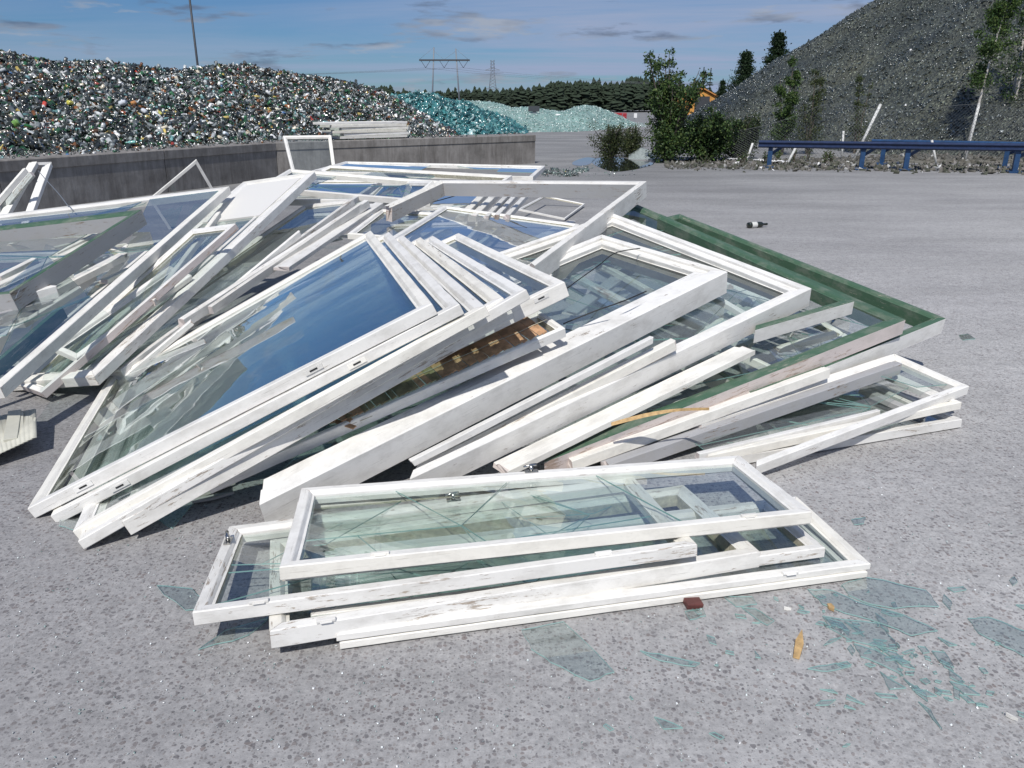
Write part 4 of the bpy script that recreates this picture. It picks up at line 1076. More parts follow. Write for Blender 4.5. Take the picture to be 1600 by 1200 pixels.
# spruces on the shoulder of the hill and the far forest
conifer('spruce_tree', g0(1203, 62), 6.5, 3.0, 'tallest dark spruce standing behind the left shoulder of the hill')
conifer('spruce_tree', g0(1156, 60), 5.1, 2.7, 'second dark spruce, just left of the tallest one')
conifer('pine_tree', g0(1248, 60), 5.7, 1.0, 'thin bluish tree peeking over the slope right of the tallest spruce', nb=12, dens=22)
conifer('spruce_tree', g0(1124, 66), 3.4, 1.2, 'low bushy spruce at the left foot of the hill')
conifer('spruce_tree', g0(1094, 90), 5.2, 1.3, 'small spruce behind the yellow shed, left one', nb=16, dens=14)
conifer('spruce_tree', g0(1105, 92), 5.2, 1.3, 'small spruce behind the yellow shed, right one', nb=16, dens=14)


def far_tree_vf(h, r, V0):
    V, F = [], []
    lay = 15
    for i in range(lay):
        t = i / lay
        z0, z1 = h * (.10 + .9 * t), h * min(1.0, (.10 + .9 * t) + .13)
        rad = r * (1 - t) ** .75 * random.uniform(.75, 1.2) + .12
        s = 10; b0 = V0 + len(V)
        for k in range(s):
            a = 2 * pi * k / s + i
            q = rad * random.uniform(.55, 1.25)
            V.append((math.cos(a) * q, math.sin(a) * q, z0 - random.uniform(0, .06) * h))
        V.append((random.uniform(-.1, .1), random.uniform(-.1, .1), z1))
        for k in range(s):
            F.append((b0 + k, b0 + (k + 1) % s, b0 + s))
    return V, F


M['farleaf'] = simple('distant_conifer_needles', (.022, .036, .020), .95, nscale=.8, namt=.5)
# skyline of the forest, measured as height in the photograph at 210 m
sky_prof = [(560, 140), (590, 134), (600, 131), (620, 140), (660, 142), (720, 138), (770, 138), (830, 136), (850, 130), (870, 124), (900, 126), (930, 124), (955, 128), (985, 118), (1010, 120), (1060, 128), (1100, 140), (1300, 140)]
for k in range(60):
    x = 575 + k * 9.2 + random.uniform(-2, 2)
    Y = random.uniform(196, 206)
    top = np.interp(x, [p[0] for p in sky_prof], [p[1] for p in sky_prof]) + random.uniform(-5, 5)
    h_ = at(x, top, Y).z
    V, F = far_tree_vf(h_, random.uniform(1.5, 2.4), 0)
    nv = len(V)
    root = empty('forest_tree', g0(x, Y), 'dark conifer in the front row of the distant forest edge', 'tree', 'conifers along the distant forest edge')
    mesh('crown', V, F, M['farleaf'], root)
    tube('trunk', [(0, 0, -.2), (0, 0, h_ * .6)], .16, M['bark'], root, 6, .08)
V, F = [], []
for k in range(900):
    x = random.uniform(-900, 2300) if k > 380 else random.uniform(560, 1180)
    Y = random.uniform(206, 250)
    top = np.interp(x, [p[0] for p in sky_prof], [p[1] for p in sky_prof]) + random.uniform(0, 10)
    h_ = at(x, top, Y).z
    v_, f_ = far_tree_vf(h_, random.uniform(1.8, 2.8), len(V))
    b_ = g0(x, Y)
    V += [(p[0] + b_.x, p[1] + b_.y, p[2]) for p in v_]; F += f_
o = mesh('distant_forest', V, F, M['farleaf'])
tag(o, 'dark conifer forest closing the view beyond the pale mounds', 'forest', kind='stuff')

# ================================================================ pylons, mast, wires
M['steel'] = simple('galvanised_steel', (.22, .24, .27), .6, .3)
M['mast'] = simple('dark_mast_steel', (.06, .065, .075), .6, .3)
Yp = 165.0
pb = at(690, 160, Yp); pb.z = 0
pl = empty('portal_pylon', pb, 'thin two legged power line pylon with a long cross bar standing before the forest', 'pylon')
def rel(x, y, Y, b): return at(x, y, Y) - b
legL = (rel(674, 160, Yp, pb).x, 0, -.2), rel(678, 74, Yp, pb)
legR = (rel(719, 160, Yp, pb).x, 0, -.2), rel(712, 76, Yp, pb)
tube('leg', [legL[0], legL[1]], .17, M['steel'], pl, 6, .12)
tube('leg', [legR[0], legR[1]], .17, M['steel'], pl, 6, .12)
boxes('cross_bar', [((rel(655, 93, Yp, pb) + rel(734, 95, Yp, pb)) / 2, ((rel(734, 95, Yp, pb) - rel(655, 93, Yp, pb)).length, .35, .30))], M['mast'], pl)
for xx in (665, 694, 724):
    for s in (-1, 1):
        tube('insulator_string', [rel(xx + 7 * s, 95, Yp, pb), rel(xx, 106, Yp, pb)], .045, M['mast'], pl, 5)
tube('stay', [rel(678, 74, Yp, pb), rel(655, 93, Yp, pb)], .03, M['steel'], pl, 4)
tube('stay', [rel(712, 76, Yp, pb), rel(734, 95, Yp, pb)], .03, M['steel'], pl, 4)
tube('stay', [rel(678, 80, Yp, pb), rel(694, 93, Yp, pb), rel(712, 80, Yp, pb)], .03, M['steel'], pl, 4)
Yl = 330.0
lb = at(770, 160, Yl); lb.z = 0
lp = empty('lattice_pylon', lb, 'grey steel lattice pylon rising above the forest right of the portal pylon', 'pylon')
H_ = rel(770, 94, Yl, lb).z
for sx_ in (-1, 1):
    for sy_ in (-1, 1):
        tube('leg', [(sx_ * 2.2, sy_ * 2.2, 0), (sx_ * .7, sy_ * .7, H_ * .75), (sx_ * .35, sy_ * .35, H_)], .14, M['steel'], lp, 4, .08)
V, F = [], []
nz_ = 16
for k in range(nz_):
    z0, z1 = H_ * k / nz_, H_ * (k + 1) / nz_
    w0 = 2.2 - 1.5 * min(1, z0 / (H_ * .75)); w1 = 2.2 - 1.5 * min(1, z1 / (H_ * .75))
    for sy_ in (-1, 1):
        for s in (-1, 1):
            v_, f_ = tube_vf([(s * w0, sy_ * w0, z0), (-s * w1, sy_ * w1, z1)], .07, 4, V0=len(V)); V += v_; F += f_
            v_, f_ = tube_vf([(sy_ * w0, s * w0, z0), (sy_ * w1, -s * w1, z1)], .07, 4, V0=len(V)); V += v_; F += f_
mesh('bracing', V, F, M['steel'], lp)
for zf, w in ((.80, 2.9), (.42, 2.6)):
    V, F = [], []
    for s in (-1, 1):
        for dz in (0, .9):
            v_, f_ = tube_vf([(0, 0, H_ * zf + dz), (s * w, 0, H_ * zf)], .12, 4, V0=len(V)); V += v_; F += f_
    mesh('cross_arm', V, F, M['steel'], lp)
M['wire'] = simple('aluminium_wire', (.10, .11, .13), .5, .6)
def wire(p, q, sag, r, label):
    pts = []
    for i in range(17):
        t = i / 16
        v_ = p.lerp(q, t); v_.z -= sag * 4 * t * (1 - t); pts.append(v_)
    o = tube('power_line', pts, r, M['wire'], None, 4)
    tag(o, label, 'power line', 'power lines crossing the sky')
for i, xx in enumerate((665, 694, 724)):
    s_ = at(xx, 106, Yp)
    wire(s_, at(1500 + 40 * i, 112, 150), 2.5, .022, 'dark power line running from the portal pylon to the right behind the trees')
    wire(s_, at(-500 - 30 * i, 60, 190), 4.0, .022, 'dark power line running from the portal pylon to the left over the glass heap')
mb = at(311, 120, 34); mb.z = 0
tm_ = at(297, -2, 34)
ms = empty('lamp_mast', mb, 'tall thin dark mast rising behind the bottle heap out of the top of the picture', 'mast')
top_h = (tm_.z) * 1.06
tube('pole', [(0, 0, 0), (0, 0, top_h * .5), (0, 0, top_h)], .05, M['mast'], ms, 10, .04)
tube('pole_cap', [(0, 0, top_h - .02), (0, 0, top_h + .06)], .05, M['mast'], ms, 10, .05)

# ================================================================ things beyond the yard
M['red'] = simple('red_container_paint', (.35, .02, .03), .5, nscale=3, namt=.2)
M['ochre'] = simple('ochre_painted_boards', (.62, .30, .07), .7, nscale=2, namt=.25)
M['darkroof'] = simple('orange_sheet_roof', (.50, .22, .06), .7)
M['sign'] = simple('white_sign_sheet', (.75, .75, .75), .5)
rc = g0(966, 95)
r_ = empty('red_container', rc, 'low red steel skip half hidden behind the right end of the pale mounds', 'container')
boxes('container_body', [((0, 0, .42), (1.7, 1.4, .62))], M['red'], r_, .03)
boxes('container_door', [((.42, -.72, .42), (.7, .05, .5)), ((-.42, -.72, .42), (.7, .05, .5))], M['red'], r_)
boxes('container_rib', [((-.8 + .2 * k, -.735, .42), (.05, .06, .58)) for k in range(9)], M['red'], r_)
# yellow shed
ys = g0(1088, 70)
y_ = empty('yellow_shed', ys, 'ochre yellow shed with pointed roof glimpsed between the bush and the spruces', 'shed')
hz_ = at(1088, 140, 70).z
V = [(-1.8, -1.5, 0), (1.8, -1.5, 0), (1.8, 1.5, 0), (-1.8, 1.5, 0), (-1.8, -1.5, hz_ - .9), (1.8, -1.5, hz_ - .9), (1.8, 1.5, hz_ - .9), (-1.8, 1.5, hz_ - .9), (0, -1.5, hz_ - .05), (0, 1.5, hz_ - .05)]
mesh('shed_wall', V, [(0, 1, 5, 8, 4), (2, 3, 7, 9, 6), (1, 2, 6, 5), (3, 0, 4, 7)], M['ochre'], y_)
V = [(-2.05, -1.7, hz_ - 1.0), (0, -1.7, hz_ + .02), (2.05, -1.7, hz_ - 1.0), (-2.05, 1.7, hz_ - 1.0), (0, 1.7, hz_ + .02), (2.05, 1.7, hz_ - 1.0)]
V = V + [(a, b, c + .1) for a, b, c in V]
mesh('roof', V, [(0, 1, 4, 3), (1, 2, 5, 4), (6, 9, 10, 7), (7, 10, 11, 8), (0, 6, 7, 1), (1, 7, 8, 2), (3, 4, 10, 9), (4, 5, 11, 10), (0, 3, 9, 6), (2, 8, 11, 5)], M['darkroof'], y_)
boxes('door', [((0, -1.52, 1.1), (1.2, .05, 2.2))], M['mast'], y_)
# far fence with a white notice
ff = g0(1005, 88)
f_ = empty('distant_fence', ff, 'wire fence with thin posts behind the pale mounds, running to the willow bush', 'fence')
for k in range(7):
    boxes('fence_post', [((-2.2 + k * 1.25, 0, .35), (.05, .05, .75))], M['steel'], f_)
for z in (.1, .4, .70):
    boxes('fence_rail', [((1.6, 0, z), (7.8, .02, .02))], M['steel'], f_)
boxes('notice', [((-.85, -.08, .52), (.32, .03, .45))], M['sign'], f_)
# sign stuck in the pale mound and a glinting sheet
sp_ = at(835, 200, 56); sp_.z = 0
s_ = empty('mound_marker', sp_, 'grey notice board on a short post stuck into the pale mound', 'sign')
boxes('post', [((0, 0, .55), (.28, .12, 1.3))], M['steel'], s_)
boxes('board', [((-.05, -.1, 1.3), (.75, .04, .35))], M['mast'], s_)
o = boxes('glinting_sheet', [((0, 0, 0), (.36, .03, .42))], M['sign']); o.location = at(873, 183, 56.6); o.rotation_euler = (-.5, .1, 0)
tag(o, 'small white sheet glinting on the slope of the pale mound', 'sheet')

# ================================================================ blue barriers
M['blue'] = simple('blue_barrier_paint', (.013, .05, .13), .45, nscale=9, namt=.3)
M['darkblue'] = simple('dark_blue_beam_paint', (.016, .03, .08), .45, nscale=9, namt=.3)


def wbeam(name, p, q, h, parent, mat):
    """corrugated W-profile beam between two ground points at height h (local to parent)"""
    d = (q - p); ln = d.length; d.normalize(); nrm = Vector((d.y, -d.x, 0))
    prof = [(a_ * .8, b_ * .58) for a_, b_ in [(0, .155), (.035, .145), (.075, .10), (.075, .07), (.02, .02), (.02, -.02), (.075, -.07), (.075, -.10), (.035, -.145), (0, -.155)]]
    back = [(a - .008, b) for a, b in reversed(prof)]
    pf = prof + back
    V, F = [], []
    segs = max(2, int(ln / 1.0)); K = len(pf)
    for i in range(segs + 1):
        c = p + d * (ln * i / segs)
        wob = .012 * math.sin(i * 2.1)
        for a, b in pf:
            V.append(c + nrm * (a + wob) + Vector((0, 0, h + b)))
    for i in range(segs):
        for k in range(K):
            k2 = (k + 1) % K
            F.append((i * K + k, i * K + k2, (i + 1) * K + k2, (i + 1) * K + k))
    F.append(tuple(range(K))); F.append(tuple(segs * K + k for k in reversed(range(K))))
    return mesh(name, V, F, mat, parent)


def barrier_post(base, d, parent, h=.66, brace=1):
    R = Matrix.Rotation(math.atan2(d.y, d.x), 3, 'Z')
    boxes('post', [(base + Vector((0, 0, h / 2)), (.11, .13, h), R)], M['blue'], parent)
    boxes('foot_plate', [(base + Vector((0, 0, .02)), (.3, .42, .04), R)], M['blue'], parent)
    a = base + Vector((0, .08, .30)); b = base + d * (.45 * brace) + Vector((0, .08, h - .04))
    V, F = tube_vf([a, b], .045, 4); mesh('brace', V, F, M['blue'], parent)


bp0 = onz(1188, 262, 0); bp1 = onz(1356, 262, 0); bp2 = onz(1660, 272, 0)
br = empty('blue_road_barrier', bp0, 'long blue steel road barrier on posts in front of the wire fence', 'barrier', 'blue barriers')
a_ = Vector((0, 0, 0)); e_ = bp2 - bp0
dd = e_.normalized()
wbeam('beam', a_ - dd * .1 + Vector((0, 0, 0)), e_, .58, br, M['darkblue'])
for x in (1205, 1350, 1420, 1592):
    t = (x - 1188) / (1660 - 1188)
    best = min([e_ * (k / 400) for k in range(401)], key=lambda v_: abs((v_.x + bp0.x) / (.944 * (v_.y + bp0.y) + .4) * 1244 + 800 - x))
    barrier_post(best + Vector((0, .10, 0)), dd, br)
bq0 = onz(1360, 257, 0); bq1 = onz(1680, 267, 0)
br2 = empty('blue_road_barrier', bq0, 'second blue steel barrier standing just behind the long one at the right', 'barrier', 'blue barriers')
e2 = bq1 - bq0; d2 = e2.normalized()
wbeam('beam', Vector((0, .12, 0)), e2 + Vector((0, .12, 0)), .56, br2, M['blue'])
for x in (1385, 1580):
    best = min([e2 * (k / 400) for k in range(401)], key=lambda v_: abs((v_.x + bq0.x) / (.944 * (v_.y + bq0.y) + .4) * 1244 + 800 - x))
    barrier_post(best + Vector((0, .2, 0)), d2, br2, .62)

# wire mesh fence behind, with leaning posts
M['fwire'] = simple('zinc_wire', (.15, .16, .165), .6, .5)
fa, fb = onz(1150, 256, 0), onz(1660, 258, 0)
fa.y += .9; fb.y += .9
fn = empty('wire_mesh_fence', fa, 'sagging wire mesh fence at the foot of the dark hill behind the blue barrier', 'fence')
df = (fb - fa); ln = df.length; df.normalize()
V, F = [], []
FHt = 1.45
cell = .10
nw = int((ln + FHt) / cell)
def fdef(s, z):
    # sag and bulge of the slack mesh
    tall = FHt * (1.0 if s > 2.4 else .55 + .45 * s / 2.4) * (1 - .06 * math.sin(s * 1.7))
    return df * s + Vector((-df.y, df.x, 0)) * (.16 * math.sin(s * 1.3 + z * 2) * (z / FHt) - .03) + Vector((0, 0, z / FHt * tall))
for sgn in (1, -1):
    for k in range(nw):
        s0 = k * cell - (FHt if sgn > 0 else 0)
        pts = []
        for i in range(7):
            z = FHt * i / 6; s = s0 + z if sgn > 0 else s0 - z + 0
            if 0 <= s <= ln: pts.append(fdef(s, z))
        if len(pts) >= 2:
            v_, f_ = tube_vf(pts, .003, 3, V0=len(V)); V += v_; F += f_
o = mesh('mesh_wire', V, F, M['fwire'], fn); o['kind'] = 'stuff'
tube('top_wire', [fdef(s * ln / 30, FHt) for s in range(31)], .005, M['fwire'], fn, 4)
M['postw'] = simple('pale_weathered_post', (.62, .62, .60), .7, nscale=12, namt=.3)
for (x0, y0, x1, y1, r_) in [(1333, 252, 1376, 163, .04), (1507, 254, 1530, 162, .035), (1229, 258, 1248, 222, .035), (1165, 256, 1176, 224, .03), (1315, 250, 1318, 205, .03)]:
    b_ = onz(x0, y0, 0)
    t_ = at(x1, y1, b_.y + .15)
    o = tube('fence_post', [(0, 0, 0), (t_ - b_)], r_, M['postw'], fn, 10)
    o.location = b_ - fa
b_ = onz(1464, 261, 0); t_ = at(1456, 219, b_.y - .02)
sk = tube('marker_stake', [(0, 0, 0), t_ - b_], .03, M['postw']); sk.location = b_
tag(sk, 'white stake leaning against the front of the blue barrier', 'stake')
b_ = onz(1440, 258, 0.02); t_ = onz(1476, 264, .02)
sk = boxes('plank', [((0, 0, 0), ((t_ - b_).length, .08, .03), Matrix.Rotation(math.atan2((t_ - b_).y, (t_ - b_).x), 3, 'Z'))], M['postw']); sk.location = (b_ + t_) / 2
tag(sk, 'pale plank lying on the ground under the blue barrier', 'plank')

# rubble and litter along the verge
M['rubble'] = attrmat('rubble', .8, .2)
P_ = []
for k in range(2600):
    x = random.uniform(1040, 1660); y = random.gauss(257, 3.4) + (x - 1040) * .012
    p = onz(x, max(y, 246), 0.01); P_.append(tuple(p))
loose_glass('verge_rubble', np.array(P_), .03, .20, M['rubble'], [(.12, .115, .10), (.08, .085, .065), (.18, .17, .16), (.35, .35, .34), (.7, .7, .69)], 'stones, litter and broken glass scattered along the foot of the wire fence', 'rubble', [.40, .36, .18, .045, .015])
vb, VW = mound('verge_bank', [(1150, 250), (1250, 247), (1380, 243), (1420, 238), (1500, 240), (1600, 238), (1700, 240)], 252, None, 1.6, 1,
               simple('dusty_rubble_bank', (.13, .125, .105), .9, nscale=9, namt=.5, bump=.9), 'low dusty bank of rubble between the wire fence and the hill', 'bank', 1130, 1700, 80, .25, kind='stuff', seed=2., basefn=lambda x: 254 + (x - 1130) * .006)
loose_glass('bank_stones', surf_points(VW, 900, 24), .05, .22, M['rubble'], [(.18, .17, .155), (.11, .105, .09), (.5, .5, .48)], None, None, [.5, .45, .05], parent=vb)
tarp_pts = [(1065, 249), (1078, 253), (1092, 249)]
for i, (x, y, w_) in enumerate([(1072, 251, .5), (1147, 252, .3), (1213, 256, .22), (1226, 257, .2), (1185, 254, .2)]):
    p = onz(x, y, 0)
    V, F = [], []
    nn = 9
    for a in range(nn):
        for b in range(5):
            V.append(((a / (nn - 1) - .5) * w_ * 1.5, (b / 4 - .5) * w_ * .7, .03 + .05 * abs(math.sin(a * 1.7 + b * 2.3 + i)) + .03 * random.random()))
    for a in range(nn - 1):
        for b in range(4):
            F.append((a * 5 + b, (a + 1) * 5 + b, (a + 1) * 5 + b + 1, a * 5 + b + 1))
    o = mesh('crumpled_plastic', V, F, M['sign'], None, True); o.location = p
    o.modifiers.new('thickness', 'SOLIDIFY').thickness = .01
    tag(o, ['largest crumpled white plastic sheet, by the foot of the willow bush', 'white plastic scrap by the torn end of the wire fence', 'white plastic scrap beside the first post of the blue barrier, left one', 'white plastic scrap beside the first post of the blue barrier, right one', 'small white plastic scrap left of the first barrier post'][i], 'plastic scrap')

# puddles and low spill of cullet behind the heap
def puddle(name, pts, label, matname):
    P2 = [onz(x, y, 0.005) for x, y in pts]
    # smooth outline
    out = []
    n = len(P2)
    for i in range(n):
        a, b, c, d = P2[i - 1], P2[i], P2[(i + 1) % n], P2[(i + 2) % n]
        for t in (0, .25, .5, .75):
            out.append(.5 * ((2 * b) + (-a + c) * t + (2 * a - 5 * b + 4 * c - d) * t * t + (-a + 3 * b - 3 * c + d) * t ** 3))
    o = mesh(name, out, [tuple(range(len(out)))], M[matname])
    tag(o, label, 'puddle'); return o
m, nt, b, out = newmat('puddle_water')
b.inputs['Base Color'].default_value = (.02, .025, .02, 1); b.inputs['Roughness'].default_value = .03
b.inputs['Specular IOR Level'].default_value = .6
M['water'] = m
tag(puddle('puddle', [(930, 248), (958, 245), (990, 250), (1022, 255), (1000, 263), (962, 268), (938, 262), (925, 254)], 'dark puddle reflecting the small shrubs', 'water'), kind='structure')
tag(puddle('puddle', [(897, 252), (915, 246), (930, 248), (922, 256), (908, 259), (895, 257)], 'small blue puddle left of the dark one', 'water'), kind='structure')
sm, SW = mound('cullet_spill', [(846, 276), (868, 270), (890, 264), (915, 261), (940, 266), (962, 272), (988, 277)], 276, None, 2.2, 1, M['heapcore'] if False else simple('grey_green_cullet', (.14, .185, .17), .6, nscale=20, namt=.5, bump=.8),
               'low grey green spill of cullet behind the empty box frame', 'glass spill', 842, 992, 50, .3, seed=9.)
loose_glass('spill_pieces', np.vstack([surf_points(SW, 520, 26), np.array([tuple(onz(random.uniform(846, 905), random.uniform(264, 275), .02)) for _ in range(160)])]), .03, .13, M['cullet'], [(.16, .21, .19), (.07, .09, .085), (.5, .5, .48), (.3, .1, .07), (.4, .35, .1)], None, None, [.46, .44, .06, .02, .02], parent=sm)
wm, WW = mound('cullet_spill', [(985, 238), (1000, 228), (1012, 232), (1030, 245)], 250, None, 1.6, 1, simple('pale_grey_cullet', (.30, .34, .33), .7, nscale=20, namt=.4, bump=.8),
               'small grey mound of cullet between the small shrubs and the willow bush', 'glass spill', 982, 1034, 30, .2, seed=3.)

# ================================================================ window frames
def inset_pt(poly, i, d, ks=(1, 1, 1, 1)):
    """intersection of the two edges meeting at corner i, each moved inwards by d"""
    n = len(poly)
    a, b, c = poly[i - 1], poly[i], poly[(i + 1) % n]
    e0 = (b - a).normalized(); e1 = (c - b).normalized()
    n0 = Vector((-e0.y, e0.x)); n1 = Vector((-e1.y, e1.x))
    p0 = a + n0 * d * ks[i - 1]; p1 = b + n1 * d * ks[i]
    den = e0.x * e1.y - e0.y * e1.x
    t = ((p1.x - p0.x) * e1.y - (p1.y - p0.y) * e1.x) / den
    return p0 + e0 * t


def profile(st, fw, t):
    if st == 'casing':
        return [(.003, -t), (0, -t + .003), (0, -.004), (.004, 0), (fw * .45, 0), (fw * .47, -.003), (fw * .47, -.016), (fw * .52, -.018), (fw * .93, -.018), (fw * .95, -.021), (fw * .95, -.042), (fw, -.044), (fw, -t)]
    return [(.003, -t), (0, -t + .003), (0, -.003), (.003, 0), (fw * .60, 0), (fw * .66, -.002), (fw * .80, -.009), (fw * .84, -.012), (fw, -.013), (fw, -t)]


def member(name, poly, i, prof, mats, parent, seed, inner_side=False, ks=(1, 1, 1, 1), cut=1.0):
    """one rail or stile of a frame, mitred, gently uneven along its length"""
    n = len(poly); j = (i + 1) % n
    A = [inset_pt(poly, i, d, ks) for d, z in prof]
    B = [inset_pt(poly, j, d, ks) for d, z in prof]
    if cut < 1:
        B = [a_.lerp(b_, cut + .01 * math.sin(k_ * 2.2)) for k_, (a_, b_) in enumerate(zip(A, B))]
    e = (poly[j] - poly[i]).normalized(); nin = Vector((-e.y, e.x))
    ln = (poly[j] - poly[i]).length
    segs = max(4, min(26, int(ln / .09)))
    K = len(prof)
    V, F, MI, UV = [], [], [], []
    perim = [0]
    for k in range(K):
        d0, z0 = prof[k]; d1, z1 = prof[(k + 1) % K]
        perim.append(perim[-1] + math.hypot(d1 - d0, z1 - z0))
    gap = .0007 / max(ln, .1)
    for s in range(segs + 1):
        t = gap + (1 - 2 * gap) * s / segs
        bow = .0022 * math.sin(pi * t) * math.sin(seed * 3.7)
        for k in range(K):
            p = A[k].lerp(B[k], t)
            w = .0011 * mnoise.noise(Vector((t * ln * 9, k * 1.3, seed)))
            if 2 <= k <= 3:                       # worn arris
                w += .0035 * max(0, mnoise.noise(Vector((t * ln * 14, 9.1, seed))) - .25)
            p = p + nin * (w + bow)
            V.append((p.x, p.y, prof[k][1] + .0008 * mnoise.noise(Vector((t * ln * 7, 5 + k, seed))) - (.4 * w if 2 <= k <= 3 else 0)))
    for s in range(segs):
        u0, u1 = ln * s / segs, ln * (s + 1) / segs
        for k in range(K):
            k2 = (k + 1) % K
            F.append((s * K + k, (s + 1) * K + k, (s + 1) * K + k2, s * K + k2))
            v0, v1 = perim[k], perim[k + 1]
            UV += [(u0, v0), (u1, v0), (u1, v1), (u0, v1)]
            MI.append(1 if k <= 1 else (3 if k >= K - 2 and inner_side else 4 if (k == K - 2 and seed % 1 < .5 and mats[0] is not M['green']) else 0))
    F.append(tuple(reversed(range(K)))); F.append(tuple(segs * K + k for k in range(K)))
    for cap in range(2):
        MI.append(2)
        order = list(reversed(range(K))) if cap == 0 else list(range(K))
        UV += [(prof[k][0] * .3, prof[k][1]) for k in order]
    # orientation: profile listed so that faces look outwards
    o = mesh(name, V, [tuple(reversed(f)) for f in F], mats, parent, False, MI, None)
    # uv in reversed loop order
    ul = o.data.uv_layers.new(name='UVMap')
    flat, c = [], 0
    for f in F:
        seg_ = UV[c:c + len(f)]; c += len(f)
        for uvp in reversed(seg_): flat += uvp
    ul.data.foreach_set('uv', flat)
    return o


def clip(poly, p, nrm):
    out = []
    n = len(poly)
    for i in range(n):
        a, b = poly[i], poly[(i + 1) % n]
        da, db = (a - p).dot(nrm), (b - p).dot(nrm)
        if da >= 0: out.append(a)
        if da * db < 0: out.append(a.lerp(b, da / (da - db)))
    return out


def fracture(poly, n_rays, rnd):
    cen = sum(poly, Vector((0, 0))) / len(poly)
    c = cen.lerp(poly[rnd.randrange(len(poly))], rnd.uniform(.1, .5))
    angs = sorted(rnd.uniform(0, 6.283) for _ in range(n_rays))
    cells = []
    for i in range(n_rays):
        a0, a1 = angs[i], angs[(i + 1) % n_rays]
        d = (a1 - a0) % 6.283
        if d < .05: continue
        parts = [(a0, a0 + d)] if d < 2.6 else [(a0, a0 + d / 2), (a0 + d / 2, a0 + d)]
        for b0, b1 in parts:
            q = clip(poly, c, Vector((-math.sin(b0), math.cos(b0))))
            if len(q) >= 3: q = clip(q, c, Vector((math.sin(b1), -math.cos(b1))))
            if len(q) < 3: continue
            if rnd.random() < .65:
                far_ = max((p - c).length for p in q)
                rr_ = far_ * rnd.uniform(.3, .7); am = (b0 + b1) / 2 + rnd.uniform(-.5, .5)
                dv = Vector((math.cos(am), math.sin(am)))
                for s in (1, -1):
                    w = clip(q, c + Vector((math.cos((b0 + b1) / 2), math.sin((b0 + b1) / 2))) * rr_, dv * s)
                    if len(w) >= 3: cells.append(w)
            else:
                cells.append(q)
    return cells


def glass_piece(name, poly, z, parent, mat, tilt=0., rnd=random, th=.004):
    if len(poly) < 3: return None
    c = sum(poly, Vector((0, 0))) / len(poly)
    area = abs(sum(poly[i].x * poly[(i + 1) % len(poly)].y - poly[(i + 1) % len(poly)].x * poly[i].y for i in range(len(poly)))) / 2
    if area < .0008: return None
    tx, ty = rnd.uniform(-tilt, tilt), rnd.uniform(-tilt, tilt)
    P_ = [c + (p - c) * .9985 for p in poly]
    n = len(P_)
    V = [(p.x, p.y, z + (p.x - c.x) * tx + (p.y - c.y) * ty) for p in P_] + [(p.x, p.y, z - th + (p.x - c.x) * tx + (p.y - c.y) * ty) for p in P_]
    F = [tuple(range(n)), tuple(reversed(range(n, 2 * n)))] + [(i, i + n, (i + 1) % n + n, (i + 1) % n) for i in range(n)]
    return mesh(name, V, F, [mat, M['edge']], parent, False, [0, 0] + [1] * n)


MATSET = {'white': ('white', 'white', 'wood'), 'peel': ('peel', 'peel', 'wood'), 'cream': ('cream', 'cream', 'woodyellow'), 'grey': ('grey', 'grey', 'wood'), 'pale': ('pale', 'pale', 'wood'),
          'greentop': ('green', 'white', 'wood'), 'green': ('green', 'green', 'wood')}
GROUP = {'W': 'sashes fanned out in the left half of the heap', 'F': 'sashes stacked in the foreground'}


def hinge(parent, p2, e, z, s=1.0):
    R = Matrix.Rotation(math.atan2(e.y, e.x), 3, 'Z')
    boxes('hinge', [((p2.x, p2.y, z + .004 * s), (.055 * s, .014 * s, .010 * s), R), ((p2.x, p2.y, z + .002), (.035 * s, .026 * s, .004), R)], M['white'], parent, .002)


def catch(parent, p, e, z):
    """little nickel window catch: plate, stem and cross handle"""
    R = Matrix.Rotation(math.atan2(e.y, e.x), 3, 'Z')
    pt = boxes('window_catch', [((p.x, p.y, z + .003), (.05, .022, .005), R)], M['metal'], parent)
    V, F = [], []
    v_, f_ = tube_vf([(p.x, p.y, z), (p.x, p.y, z + .026)], .007, 10, V0=len(V)); V += v_; F += f_
    a = R @ Vector((.03, .008, 0)); b_ = R @ Vector((-.02, -.004, 0))
    v_, f_ = tube_vf([Vector((p.x, p.y, z + .026)) + b_, Vector((p.x, p.y, z + .028)), Vector((p.x, p.y, z + .026)) + a], .0065, 8, .004, V0=len(V)); V += v_; F += f_
    mesh('catch_handle', V, F, M['metal'], pt, True)


def frame_basis(P):
    P = [Vector(p) for p in P]
    X = (P[1] - P[0]).normalized()
    nrm = ((P[1] - P[0]).cross(P[3] - P[0])).normalized()
    if nrm.z < 0: nrm = -nrm
    Y = nrm.cross(X).normalized()
    mat = Matrix((X, Y, nrm)).transposed()
    poly = [Vector(((p - P[0]).dot(X), (p - P[0]).dot(Y))) for p in P]
    return P[0], mat, poly


